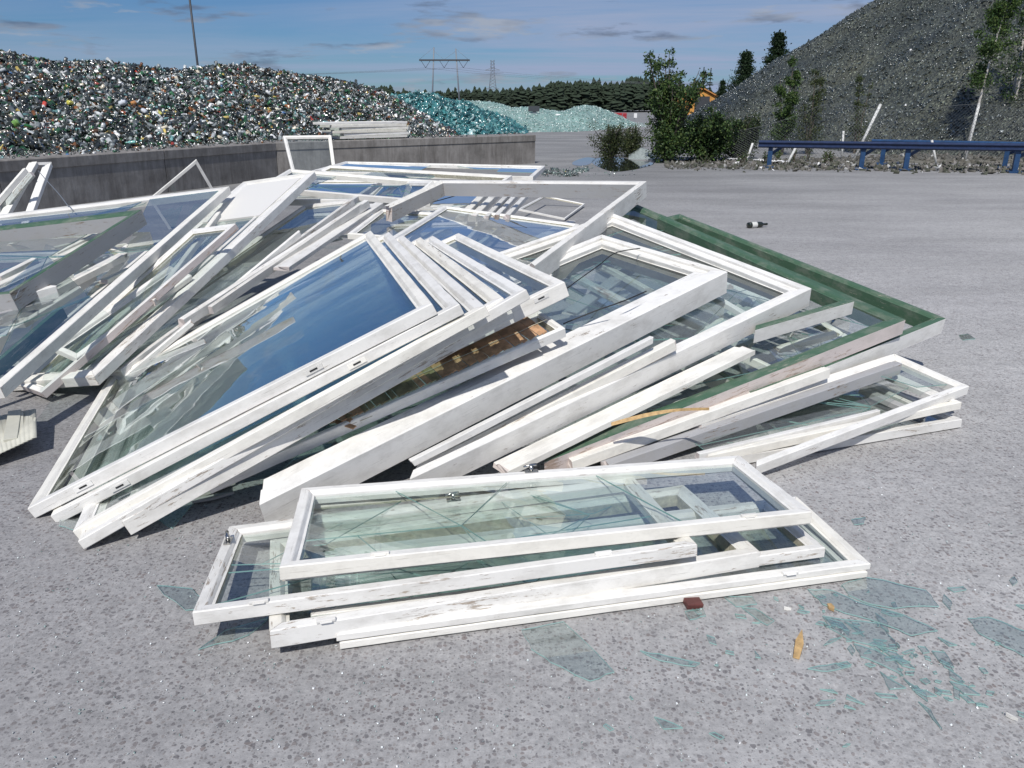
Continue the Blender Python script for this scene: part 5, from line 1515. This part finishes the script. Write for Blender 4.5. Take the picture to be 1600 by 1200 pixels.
def make_frame(key, P, kw, label):
    O, Rm, poly = frame_basis(P)
    rnd = random.Random(hash_(key))
    fw, t, st = kw['fw'], kw['t'], kw['st']
    grp = {'W': 'window sashes fanned out in the heap', 'F': 'window sashes stacked in the foreground'}.get(key[0], 'discarded window frames in the heap')
    root = empty('window_frame', O, label, 'window frame', grp, Rm.to_euler())
    mats = [M[x] for x in MATSET[kw['c']]]
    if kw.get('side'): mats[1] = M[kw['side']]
    mats.append(M[kw.get('inner') or 'white'])
    mats.append(M['putty'])
    area = sum(poly[i].x * poly[(i + 1) % 4].y - poly[(i + 1) % 4].x * poly[i].y for i in range(4)) / 2
    if area < 0: print('REVERSED', key)
    lens = [(poly[(i + 1) % 4] - poly[i]).length for i in range(4)]
    prof = profile(st, fw, t)
    for i in range(4):
        if i in kw.get('skip', ()): continue
        pr = prof
        member('stile' if lens[i] >= lens[(i + 1) % 4] else 'rail', poly, i, pr, mats, root, rnd.random() * 50, bool(kw.get('inner')), kw.get('ks', (1, 1, 1, 1)), (kw.get('cut', 1.0) if i == 2 else kw.get('cut3', 1.0) if i == 3 else 1.0))
    gz = -.018 if st == 'sash' else -.05
    if t < .03: gz = -.014
    pane = [inset_pt(poly, i, fw - .004, kw.get('ks', (1, 1, 1, 1))) for i in range(4)]
    if kw.get('cut'): pane[3] = pane[2].lerp(pane[3], kw['cut'] - .03)
    g = kw['g']; gm = M['glassg'] if kw.get('tint') else M['glass']
    if g == 'clear':
        glass_piece('glass_pane', pane, gz, root, gm)
    if g == 'cracked':
        for c_ in fracture(pane, 6, rnd): glass_piece('glass_shard', c_, gz, root, gm, .004, rnd)
    elif g == 'broken':
        cells = fracture(pane, 9, rnd)
        for c_ in cells:
            if rnd.random() < .30: continue
            glass_piece('glass_shard', c_, gz - rnd.uniform(0, .004), root, gm, .02, rnd)
    elif g == 'jag':
        for c_ in fracture(pane, 12, rnd):
            touch = any(min(abs((p - pane[i]).cross(pane[(i + 1) % 4] - pane[i])) / max((pane[(i + 1) % 4] - pane[i]).length, 1e-6) for i in range(4)) < .01 for p in c_)
            if touch and rnd.random() < .4: glass_piece('glass_shard', c_, gz, root, gm, .01, rnd)
    elif g == 'panel':
        # solid board filling the far end
        a, b_, c_, d_ = pane
        q4 = [d_.lerp(a, .27), c_.lerp(b_, .27), c_, d_]
        V = [(p.x, p.y, -.004) for p in q4] + [(p.x, p.y, -t + .004) for p in q4]
        mesh('door_panel', V, [(0, 1, 2, 3), (7, 6, 5, 4), (0, 4, 5, 1), (1, 5, 6, 2), (2, 6, 7, 3), (3, 7, 4, 0)], M['white'], root)
        q5 = [a, b_, c_.lerp(b_, .27), d_.lerp(a, .27)]
        glass_piece('glass_pane', q5, gz, root, gm)
    return root, poly


def hash_(s):
    h = 7
    for ch in s: h = (h * 131 + ord(ch)) % 1000003
    return h


FR = {}
for key, P, kw, label in FRAMES:
    FR[key] = make_frame(key, P, kw, label)


def on_edge(key, i, t, d):
    """local 2D point at fraction t of edge i, d inside"""
    root, poly = FR[key]
    a, b_ = poly[i], poly[(i + 1) % 4]
    e = (b_ - a).normalized()
    return root, a.lerp(b_, t) + Vector((-e.y, e.x)) * d, e


for key, i, t, d in [('F1', 0, .17, .012), ('F1', 0, .87, .012), ('F2', 0, .12, .006), ('F2', 0, .80, .016), ('F3', 0, .10, .004), ('F5', 0, .83, .004), ('F4', 0, .80, .01)]:
    r_, p_, e_ = on_edge(key, i, t, d); hinge(r_, p_, e_, .0)
for key, i, t, d in [('F2', 3, .22, .02), ('F2', 2, .47, .025), ('F1', 2, .50, .012), ('W7', 0, .95, .02)]:
    r_, p_, e_ = on_edge(key, i, t, d); catch(r_, p_, e_, .0)
# keyhole-like slots and hinge plates on the outer sides of the fanned sashes
for key, t in [('W1', .13), ('W1', .70), ('W2', .16), ('W2', .74), ('W6', .9), ('W4', .62), ('W6', .55)]:
    root, poly = FR[key]
    a, b_ = poly[0], poly[1]; e = (b_ - a).normalized(); p = a.lerp(b_, t)
    nn = Vector((e.y, -e.x))
    R = Matrix.Rotation(math.atan2(e.y, e.x), 3, 'Z')
    c = p + nn * .0015
    hp = boxes('hinge_plate', [((c.x, c.y, -.022), (.075, .004, .020), R)], M['white'], root)
    c = p + nn * .004
    boxes('slot', [((c.x, c.y, -.021), (.032, .003, .006), R)], M['rubber'], hp)

# brown slatted blind inside its narrow frame: separate thin laths
FG, polyG = FR['G']
A_, B_, C_, D_ = [Vector(p) for p in [f for f in FRAMES if f[0] == 'G'][0][1]]
bl = empty('slatted_blind', A_.lerp(B_, .4), 'brown wooden slatted blind squeezed between the fan of sashes and the broad casing', 'blind')
ud = (B_ - A_); ln = ud.length; ud.normalize()
wd = (D_ - A_).normalized()
nrm = ud.cross(wd).normalized()
if nrm.z < 0: nrm = -nrm
wd = nrm.cross(ud)
nsl = 38
for k in range(nsl):
    t = .36 + .60 * k / nsl
    base = A_ + ud * (ln * t) + wd * (.030 + random.uniform(-.004, .004)) + nrm * (.004 + .004 * random.random())
    Lw = .40 * random.uniform(.93, 1.0) * (1 if t > .45 else .55 + (t - .36) * 5)
    R = Matrix((wd, ud, nrm)).transposed() @ Matrix.Rotation(random.uniform(-.03, .03), 3, 'Z') @ Matrix.Rotation(random.uniform(.10, .28), 3, 'X')
    boxes('lath', [(base + wd * (Lw / 2 - .01) - bl.location, (Lw, .024, .0045), R)], M['olivelath' if t < .62 and random.random() < .8 else 'brownlath'], bl)
for wofs in (.10, .24):
    pts = [A_ + ud * (ln * (.36 + .62 * i / 14)) + wd * (wofs + .004 * math.sin(i * 2)) + nrm * .014 - bl.location for i in range(15)]
    tube('cord', pts, .0018, M['putty'], bl, 5)
tube('cord', [A_ + ud * (ln * .34) + wd * .06 - nrm * .02 - bl.location + Vector((.02 * math.sin(i * 1.9) + i * .018, .02 * math.cos(i * 1.5), .025 * math.sin(i * .9) + .03)) for i in range(8)], .0016, M['putty'], bl, 5)
for k in range(9):
    t = .335 + k * .004
    R = Matrix((wd, ud, nrm)).transposed() @ Matrix.Rotation(random.uniform(-.5, .5), 3, 'Z')
    boxes('broken_lath', [(A_ + ud * (ln * t) + wd * random.uniform(.02, .10) + nrm * random.uniform(-.01, .012) - bl.location, (random.uniform(.08, .2), .022, .004), R)], M['brownlath'], bl)


# ================================================================ loose rails
def rail_obj(name, a, b, w, t, colname, label, cat='wooden rail', ragged=True):
    a, b = Vector(a), Vector(b)
    d = (b - a); ln = d.length; d.normalize()
    side = Vector((0, 0, 1)).cross(d).normalized()      # left
    up = d.cross(side)
    R = Matrix((d, side, up)).transposed()
    rs = random.random() * 50
    root_prof = [(.002, -t), (0, -t + .002), (0, -.003), (.003, 0), (w * .62, 0), (w * .66, -.002), (w * .7, -.010), (w, -.012), (w, -t)] if w > .03 else [(0, -t), (0, 0), (w, 0), (w, -t)]
    K = len(root_prof); segs = max(4, int(ln / .08))
    V, F, MI, flat = [], [], [], []
    for s in range(segs + 1):
        x = ln * s / segs
        for k in range(K):
            y, z = root_prof[k]
            wv = .0014 * mnoise.noise(Vector((x * 9, k * 1.3, rs)))
            xx = x
            if s in (0, segs) and ragged:
                xx += (1 if s else -1) * (.018 * mnoise.noise(Vector((k * 1.9, rs, 3)))) - (.012 if s else -.012)
            V.append((xx, y + wv, z + .6 * wv))
    per = [0]
    for k in range(K):
        y0, z0 = root_prof[k]; y1, z1 = root_prof[(k + 1) % K]; per.append(per[-1] + math.hypot(y1 - y0, z1 - z0))
    for s in range(segs):
        for k in range(K):
            k2 = (k + 1) % K
            F.append((s * K + k, s * K + k2, (s + 1) * K + k2, (s + 1) * K + k)); MI.append(0)
            u0, u1 = ln * s / segs, ln * (s + 1) / segs
            flat += [u0, per[k], u0, per[k + 1], u1, per[k + 1], u1, per[k]]
    F.append(tuple(reversed(range(K)))); F.append(tuple(segs * K + k for k in range(K))); MI += [1, 1]
    flat += [0.1] * (4 * K)
    ms_ = [M[x] for x in (MATSET.get(colname, ('white',) * 3)[0], 'wood')]
    o = mesh(name, V, F, ms_, None, False, MI)
    o.data.uv_layers.new(name='UVMap').data.foreach_set('uv', flat)
    o.location = a; o.rotation_euler = R.to_euler()
    tag(o, label, cat, 'loose rails and boards in the heap')
    return o


for a, b_, w, t, c_, lab in RAILS:
    rail_obj('wooden_rail', a, b_, w, t, c_, lab)

# long split-off splinter with bare yellow wood on top of the green frame
a, b_ = Vector(onz(955, 664, .24)), Vector(onz(1108, 641, .30))
V, F = [], []
n_ = 9
for i in range(n_ + 1):
    t = i / n_; c = a.lerp(b_, t) - a; w_ = .016 * math.sin(pi * min(1, t * 1.3 + .12)) ** .6 * (1 - t * .5) + .001
    c.z += .02 * math.sin(pi * t)
    V += [c + Vector((0, w_, .004)), c + Vector((0, -w_, 0)), c + Vector((0, 0, .012))]
for i in range(n_):
    for k in range(3):
        F.append((i * 3 + k, i * 3 + (k + 1) % 3, i * 3 + 3 + (k + 1) % 3, i * 3 + 3 + k))
F += [(0, 2, 1), (n_ * 3, n_ * 3 + 1, n_ * 3 + 2)]
o = mesh('wood_splinter', V, F, [M['woodyellow'], M['white']], None, False, [1 if k % 3 == 2 else 0 for k in range(len(F))]); o.location = a
tag(o, 'long yellow splinter split off the white board on the green frames', 'splinter')
# dark rubber strips pulled out of the glazing
def strip(name, pxs, r, label, mat='rubber', cat='rubber strip'):
    P_ = [onz(x, y, z) for x, y, z in pxs]
    out = []
    for i in range(len(P_) - 1):
        a, b, c, d = P_[max(i - 1, 0)], P_[i], P_[i + 1], P_[min(i + 2, len(P_) - 1)]
        for t in (0, .2, .4, .6, .8):
            out.append(.5 * ((2 * b) + (-a + c) * t + (2 * a - 5 * b + 4 * c - d) * t * t + (-a + 3 * b - 3 * c + d) * t ** 3))
    out.append(P_[-1])
    o = out[0].copy()
    ob = tube(name, [p - o for p in out], r, M[mat], None, 6); ob.location = o
    tag(ob, label, cat)
strip('rubber_strip', [(880, 506, .50), (930, 486, .56), (975, 470, .60), (1010, 455, .62)], .0035, 'black rubber strip lying on the cracked glass beside the broad stepped casing')
strip('rubber_strip', [(860, 470, .58), (900, 440, .64), (935, 415, .68), (962, 395, .72), (1000, 388, .72)], .003, 'black rubber strip curling across the glass under the empty box frame')
strip('rubber_strip', [(648, 322, .70), (690, 312, .74), (740, 298, .80), (780, 292, .84), (830, 296, .84)], .004, 'thin black strip curving inside the empty box frame', )
strip('bent_wire', [(60, 267, .78), (72, 281, .80), (92, 303, .80), (107, 323, .80)], .004, 'thin pale wire hanging from the leaning rails at the far left', 'steel', 'wire')
strip('bent_wire', [(25, 466, .50), (32, 450, .52), (41, 433, .52)], .003, 'short thin wire inside the deep green frame', 'steel', 'wire')

# broken laths and glass lying inside the frames at the left end and under the casings
crnd = random.Random(21)
def clutter(nl, ng, box_, z0, z1, where):
    x0, y0, x1, y1 = box_
    zat = lambda y: max(.04, z1 + (z0 - z1) * (y - y0) / (y1 - y0) - crnd.uniform(0, .10))
    for k in range(nl):
        x, y = crnd.uniform(x0, x1), crnd.uniform(y0, y1); a = crnd.uniform(-.9, -.1)
        z = zat(y); p = onz(x, y, z); yaw = crnd.uniform(.5, 1.5); l = crnd.uniform(.15, .5)
        q = p + Vector((math.cos(yaw) * l, math.sin(yaw) * l, crnd.uniform(-.03, .06)))
        rail_obj('wooden_lath', p, q, crnd.uniform(.02, .05), .02, crnd.choice(['white', 'pale', 'grey', 'cream']), 'short broken lath among the rubbish ' + where, 'wooden lath').__setitem__('group', 'broken laths ' + where)
    for k in range(ng):
        x, y = crnd.uniform(x0, x1), crnd.uniform(y0, y1); p = onz(x, y, zat(y))
        n_ = crnd.choice((3, 4, 5)); r0 = crnd.uniform(.06, .22)
        an = sorted(crnd.uniform(0, 6.28) for _ in range(n_))
        pts = [Vector((math.cos(a) * r0 * crnd.uniform(.5, 1.2), math.sin(a) * r0 * crnd.uniform(.5, 1.2))) for a in an]
        o = glass_piece('glass_shard', pts, 0, None, M['floorglass'], 0)
        if o is None: continue
        o.location = p; o.rotation_euler = (crnd.uniform(-.35, .35), crnd.uniform(-.35, .35), 0)
        tag(o, 'broken piece of greenish glass lying ' + where, 'glass shard', 'glass pieces ' + where)
clutter(24, 30, (-20, 375, 170, 570), .06, .56, 'inside the frames at the left end of the heap')
clutter(5, 16, (900, 400, 1150, 520), .22, .40, 'under the glass of the two deep casings')
clutter(8, 14, (560, 285, 800, 345), .55, .70, 'inside the frames at the back of the heap')
clutter(3, 12, (1120, 490, 1300, 620), .05, .22, 'under the green frames at the right')
clutter(6, 10, (330, 330, 520, 430), .22, .48, 'between the leaning frames left of the fan')

# rails leaning up at the far left in front of the wall
for i, (x0, y0, z0, x1, y1, z1, w_, c_) in enumerate([(-38, 352, .2, 40, 262, .80, .07, 'white'), (2, 352, .2, 58, 252, .84, .10, 'white'), (-18, 345, .2, 46, 268, .78, .05, 'pale'), (44, 350, .2, 80, 253, .84, .09, 'white')]):
    rail_obj('wooden_rail', onz(x0, y0, z0), onz(x1, y1, z1), w_, .06, c_, ['leftmost of the white rails leaning up before the dark wall', 'thickest of the white rails leaning up before the dark wall', 'pale narrow rail between the leaning white ones before the dark wall', 'rightmost of the white rails leaning up before the dark wall'][i])
# short crosspiece joining two of them
rail_obj('wooden_rail', onz(58, 254, .84), onz(82, 253, .84), .03, .03, 'white', 'short crosspiece at the top of the leaning white rails')

# window leaning against the concrete wall
A_ = at(455, 292, 15.2); A_.z = max(A_.z, .02)
p0, p1, p2, p3 = at(462, 292, 14.6), at(528, 288, 14.9), at(518, 209, 15.35), at(442, 212, 15.05)
kw = dict(fw=.06, t=.05, c='white', g='clear', st='sash')
FR['LW'] = make_frame('LW', [p0, p1, p2, p3], kw, 'white window leaning upright against the low concrete wall behind the heap')

_pk, _l, _r = at(305, 255, 10.4), at(238, 311, 10.2), at(336, 308, 10.6)
_b = _l + _r - _pk
FR['TR'] = make_frame('TR', [_l, _b, _r, _pk], dict(fw=.035, t=.04, c='white', g='jag', st='sash'), 'slim white frame standing on one corner in front of the dark concrete wall')

# neat stack of old sashes on top of the wall
sb = Vector(wall_front[2]).lerp(wall_front[3], .30)
dwl = (wall_front[3] - wall_front[2]).normalized(); nwl = wall_norm[2]
labs = ['bottom white frame of the neat stack on the wall', 'second frame from the bottom of the stack on the wall', 'third frame from the bottom of the stack on the wall', 'fourth frame of the stack on the wall, below the top two', 'fifth frame of the stack on the wall, right below the top one', 'top frame of the neat stack on the wall']
pa, pb_ = wall_back_hit(556, .12), wall_back_hit(640, .12)
dst = (pb_ - pa).normalized(); nst = Vector((-dst.y, dst.x, 0)); Ls = (pb_ - pa).length
for k in range(6):
    sh = [-.10, .0, -.15, .02, -.12, -.05][k]; le = [.35, .25, .5, .3, .55, .7][k]
    z = WH + .02 + .062 * (k + 1)
    o_ = pa + dst * (-le) + nst * (.05 + .03 * (k % 2)); o_.z = z
    q_ = pb_ + dst * (sh * .3) + nst * .05; q_.z = z
    make_frame('ST%d' % k, [o_, q_, q_ + nst * .62, o_ + nst * .62], dict(fw=.06, t=.055, c='white' if k % 2 else 'cream', g='clear', st='sash'), labs[k])

# ================================================================ small things on the yard
# wine bottle
M['darkglass'] = simple('dark_bottle_glass', (.012, .016, .008), .06, spec=.9)
M['label'] = simple('paper_label', (.6, .6, .57), .8)
bpz = onz(1169, 352, .038); bq = onz(1200, 350, .038)
d = (bq - bpz); d.z = 0; yaw = math.atan2(d.y, d.x)
wb_ = empty('wine_bottle', bpz, 'dark wine bottle with pale label lying on the open asphalt', 'bottle', rot=(0, 0, yaw))
LB = .30
lathe('bottle_body', [(0, 0), (.036, 0), (.038, .006), (.038, .18), (.034, .21), (.016, .235), (.014, .285), (.016, .287), (.016, .30), (.0, .30)], M['darkglass'], wb_, 24, True, 'X')
lathe('bottle_label', [(.0384, .045), (.0388, .046), (.0388, .125), (.0384, .126)], M['label'], wb_, 24, True, 'X')
# crumpled corrugated blind at the left edge
M['pvc'] = simple('yellowed_plastic_slat', (.50, .49, .42), .6, nscale=8, namt=.15)
cb = onz(20, 690, 0)
cr = empty('crumpled_blind', cb, 'crumpled grey plastic blind with scalloped edge lying at the left edge of the concrete', 'blind')
# fanned flat part: overlapping narrow slats whose ends make the scallops
e0, e1 = onz(-62, 738, .03) - cb, onz(53, 690, .07) - cb
t0, t1 = onz(-90, 668, .03) - cb, onz(52, 645, .09) - cb
for k in range(17):
    u_ = k / 16
    p = e0.lerp(e1, u_); q = t0.lerp(t1, u_)
    d = (q - p); ln_ = d.length; d.normalize(); sd_ = (e1 - e0).normalized(); up = sd_.cross(d).normalized(); sd_ = d.cross(up)
    R = Matrix((sd_, d, up)).transposed()
    V, F = [], []
    for j in range(7):
        a = j / 6
        for s in range(2):
            vv = Vector(((a - .5) * .034, s * ln_ - .006 * math.cos((a - .5) * pi) * (1 - s), .004 * math.cos((a - .5) * pi) + .001 * k))
            V.append(p + R @ vv)
    for j in range(6): F.append((j * 2, j * 2 + 2, j * 2 + 3, j * 2 + 1))
    o = mesh('slat', V, F, M['pvc'], cr, True); o.modifiers.new('thickness', 'SOLIDIFY').thickness = .0012
# rolled bundle standing on it
for k, (xa, ya, xb, yb, w_) in enumerate([(17, 690, 24, 645, .055), (30, 688, 32, 646, .02), (35, 686, 35, 647, .012), (41, 685, 43, 652, .012), (45, 684, 47, 652, .010), (49, 683, 50, 653, .010), (52, 680, 55, 654, .010)]):
    p, q = onz(xa, ya, .07) - cb, onz(xb, yb, .10) - cb
    d = q - p; ln_ = d.length; R = d.to_track_quat('Y', 'Z').to_matrix()
    boxes('folded_slat', [((p + q) / 2, (w_, ln_, .016 if k else .03), R)], M['pvc'], cr, .002)

# glass shards lying on the concrete, each with its own outline
SH = [
 ([(1351,902),(1446,923),(1467,949),(1397,951),(1360,944),(1326,930),(1315,914)], 'dark pointed glass shard right of the corner of the front stack'),
 ([(1262,921),(1300,923),(1337,940),(1412,962),(1465,987),(1439,991),(1424,994),(1394,981),(1285,944)], 'longest glass shard, crossing the middle of the patch of broken glass'),
 ([(1285,962),(1375,974),(1397,1000),(1403,1017),(1330,1000),(1296,981)], 'broad glass shard in the middle of the patch of broken glass'),
 ([(1334,1006),(1367,1015),(1397,1030),(1412,1056),(1375,1037),(1345,1026)], 'glass shard pointing down to the right below the broad one'),
 ([(1512,966),(1544,964),(1612,990),(1612,1030),(1570,1011),(1529,989)], 'large glass shard cut off by the right edge of the picture'),
 ([(1000,1017),(1045,1026),(1094,1036),(1086,1041),(1030,1032)], 'long thin glass shard glinting right of the one in front of the stack'),
 ([(1022,1120),(1067,1137),(1037,1139)], 'single triangular glass shard lowest on the concrete'),
 ([(1262,1045),(1307,1036),(1330,1041),(1292,1049)], 'thin glass shard below the yellow splinter'),
 ([(1375,1049),(1390,1060),(1416,1075),(1390,1077)], 'small kite shaped glass shard at the lower end of the patch'),
 ([(1412,1060),(1446,1082),(1450,1096),(1431,1082)], 'narrow glass shard next to the kite shaped one'),
 ([(1435,1096),(1454,1109),(1472,1139),(1450,1112)], 'lowest sliver of the trail of broken glass'),
 ([(1484,1064),(1510,1071),(1532,1086),(1506,1084)], 'leaf shaped glass shard by itself at the lower right'),
 ([(1456,1017),(1476,1019),(1491,1043),(1469,1034)], 'small glass shard left of the one cut off by the picture edge'),
 ([(1159,949),(1180,951),(1210,970),(1199,977),(1176,962)], 'slanting glass shard just below the edge of the front stack'),
 ([(1130,930),(1175,932),(1183,944),(1150,948)], 'pale glass shard touching the lowest sash near the brown chip'),
 ([(815,985),(880,972),(960,1050),(922,1064),(860,1035),(830,1015)], 'broad glass shard right in front of the stack of sashes'),
 ([(245,915),(300,920),(330,948),(290,954)], 'faint glass shard left of the jutting sash'),
 ([(310,1015),(352,985),(425,962),(388,992)], 'thin glass sliver under the left corner of the front stack'),
 ([(1070,955),(1098,950),(1103,962),(1078,968)], 'small glass shard left of the brown chip'),
 ([(95,790),(130,805),(118,830),(92,822)], 'glass shard under the lowest corner of the big fan'),
 ([(240,810),(300,770),(312,778),(270,826)], 'glass shard in the shadow below the fan'),
 ([(1370,1010),(1400,1020),(1430,1045),(1410,1040)], 'slim glass shard beside the one pointing down'),
 ([(690,975),(715,972),(722,986),(700,990)], 'tiny glass shard below the edge of the lowest sash'),
 ([(1498,524),(1512,522),(1524,530),(1505,532)], 'small pale glass shard on the concrete right of the green corner'),
 ([(1330,812),(1352,808),(1350,818),(1335,820)], 'small glass chip right of the front stack'),
]
def ground_shard(px, label, z=.0045, tilt=.012, group='glass shards on the concrete'):
    pts = [onz(x, y, z) for x, y in px]
    # jagged, slightly curved outline
    out = []
    for i in range(len(pts)):
        a, b = pts[i], pts[(i + 1) % len(pts)]
        out.append(a)
        l = (b - a).length
        if l > .05:
            nn = Vector((-(b - a).y, (b - a).x, 0)).normalized()
            for t in (.33, .66): out.append(a.lerp(b, t) + nn * random.uniform(-.05, .05) * l)
    c = sum(out, Vector()) / len(out); c.z = 0
    p2 = [Vector((p.x - c.x, p.y - c.y)) for p in out]
    ar = sum(p2[i].x * p2[(i + 1) % len(p2)].y - p2[(i + 1) % len(p2)].x * p2[i].y for i in range(len(p2)))
    if ar < 0: p2.reverse()
    tx, ty = random.uniform(-tilt, tilt), random.uniform(-tilt, tilt)
    rad = max(p.length for p in p2)
    z0 = .0055 + rad * (abs(tx) + abs(ty))
    n = len(p2)
    V = [(p.x, p.y, z0 + p.x * tx + p.y * ty) for p in p2] + [(p.x, p.y, z0 - .004 + p.x * tx + p.y * ty) for p in p2]
    F = [tuple(range(n)), tuple(reversed(range(n, 2 * n)))] + [(i, i + n, (i + 1) % n + n, (i + 1) % n) for i in range(n)]
    o = mesh('glass_shard', V, F, [M['floorglass'], M['edgebright']], None, False, [0, 0] + [1] * n)
    o.location = c
    tag(o, label, 'glass shard', group)
for px, lab in SH: ground_shard(px, lab)
srnd = random.Random(5)
small = []
for k in range(95):
    if k < 60:
        t = srnd.random(); x = 1240 + 230 * t + srnd.gauss(0, 45); y = 925 + 150 * t + srnd.gauss(0, 26)
    elif k < 80:
        x, y = srnd.uniform(1080, 1600), srnd.uniform(905, 1100)
    else:
        x, y = srnd.uniform(950, 1600), srnd.uniform(1000, 1180)
    s = srnd.uniform(4, 14)
    if y < 1005 - (x - 525) * .13 + 12: continue
    a0 = srnd.uniform(0, 6.28); el = srnd.uniform(1.2, 3.2)
    ang = .55 + srnd.gauss(0, .5)
    px = []
    for q in range(srnd.choice((3, 4, 4, 5))):
        a = a0 + q * 6.28 / 4 + srnd.uniform(-.3, .3)
        ux, uy = math.cos(a) * s * el * .6, math.sin(a) * s * .5
        px.append((x + ux * math.cos(ang) - uy * math.sin(ang), y + (ux * math.sin(ang) + uy * math.cos(ang)) * .7))
    small.append(px)
for px in small: ground_shard(px, 'small green tinted glass splinter among the patch of broken glass on the concrete', group='small glass splinters on the concrete')

# glittering crumbs of glass all over the yard
P_ = []
for k in range(3000):
    x, y = random.uniform(-40, 1640), random.uniform(300, 1210) if random.random() < .6 else random.uniform(780, 1210)
    P_.append(tuple(onz(x, y, .003)))
loose_glass('glass_crumbs', np.array(P_), .002, .008, M['cullet'], [(.6, .66, .65), (.75, .78, .78), (.3, .4, .38)], 'tiny glittering crumbs of glass all over the concrete', 'glass crumbs')

M['redbrown'] = simple('red_brown_chip', (.11, .035, .03), .5, nscale=30, namt=.3)
o = boxes('brown_chip', [((0, 0, 0), (.055, .04, .018))], M['redbrown'], None, .003); o.location = onz(1083, 942, .012); o.rotation_euler = (.1, .1, .2)
tag(o, 'small square red brown chip in front of the lowest sash', 'chip')
def stick(x0, y0, x1, y1, w_, mat, label, z=.006):
    a, b_ = onz(x0, y0, z), onz(x1, y1, z)
    d = b_ - a; ln_ = d.length
    V = [(0, -w_ / 2, 0), (ln_ * .5, -w_ * .6, 0), (ln_, 0, .002), (ln_ * .55, w_ * .5, 0), (0, w_ * .3, 0)]
    V = [Vector(v_) + Vector((0, 0, -.004)) for v_ in V] + [Vector(v_) + Vector((0, 0, .006)) for v_ in V]
    F = [(4, 3, 2, 1, 0), (5, 6, 7, 8, 9)] + [(i, (i + 1) % 5, (i + 1) % 5 + 5, i + 5) for i in range(5)]
    o = mesh('wood_splinter', V, F, M[mat]); o.location = a; o.rotation_euler = (0, 0, math.atan2(d.y, d.x))
    tag(o, label, 'splinter')
stick(1243, 1027, 1253, 986, .022, 'woodyellow', 'short yellow wood splinter standing out on the bare concrete')
stick(1225, 950, 1236, 953, .006, 'white', 'tiny white splinter left of the patch of broken glass')
stick(1572, 1116, 1590, 1126, .005, 'cream', 'tiny pale splinter at the lower right')
stick(1296, 945, 1303, 955, .016, 'woodyellow', 'tiny wooden chip lying on the long glass shard')
stick(300, 783, 366, 771, .03, 'grey', 'flat dirty lath in the shadow under the fan', .012)
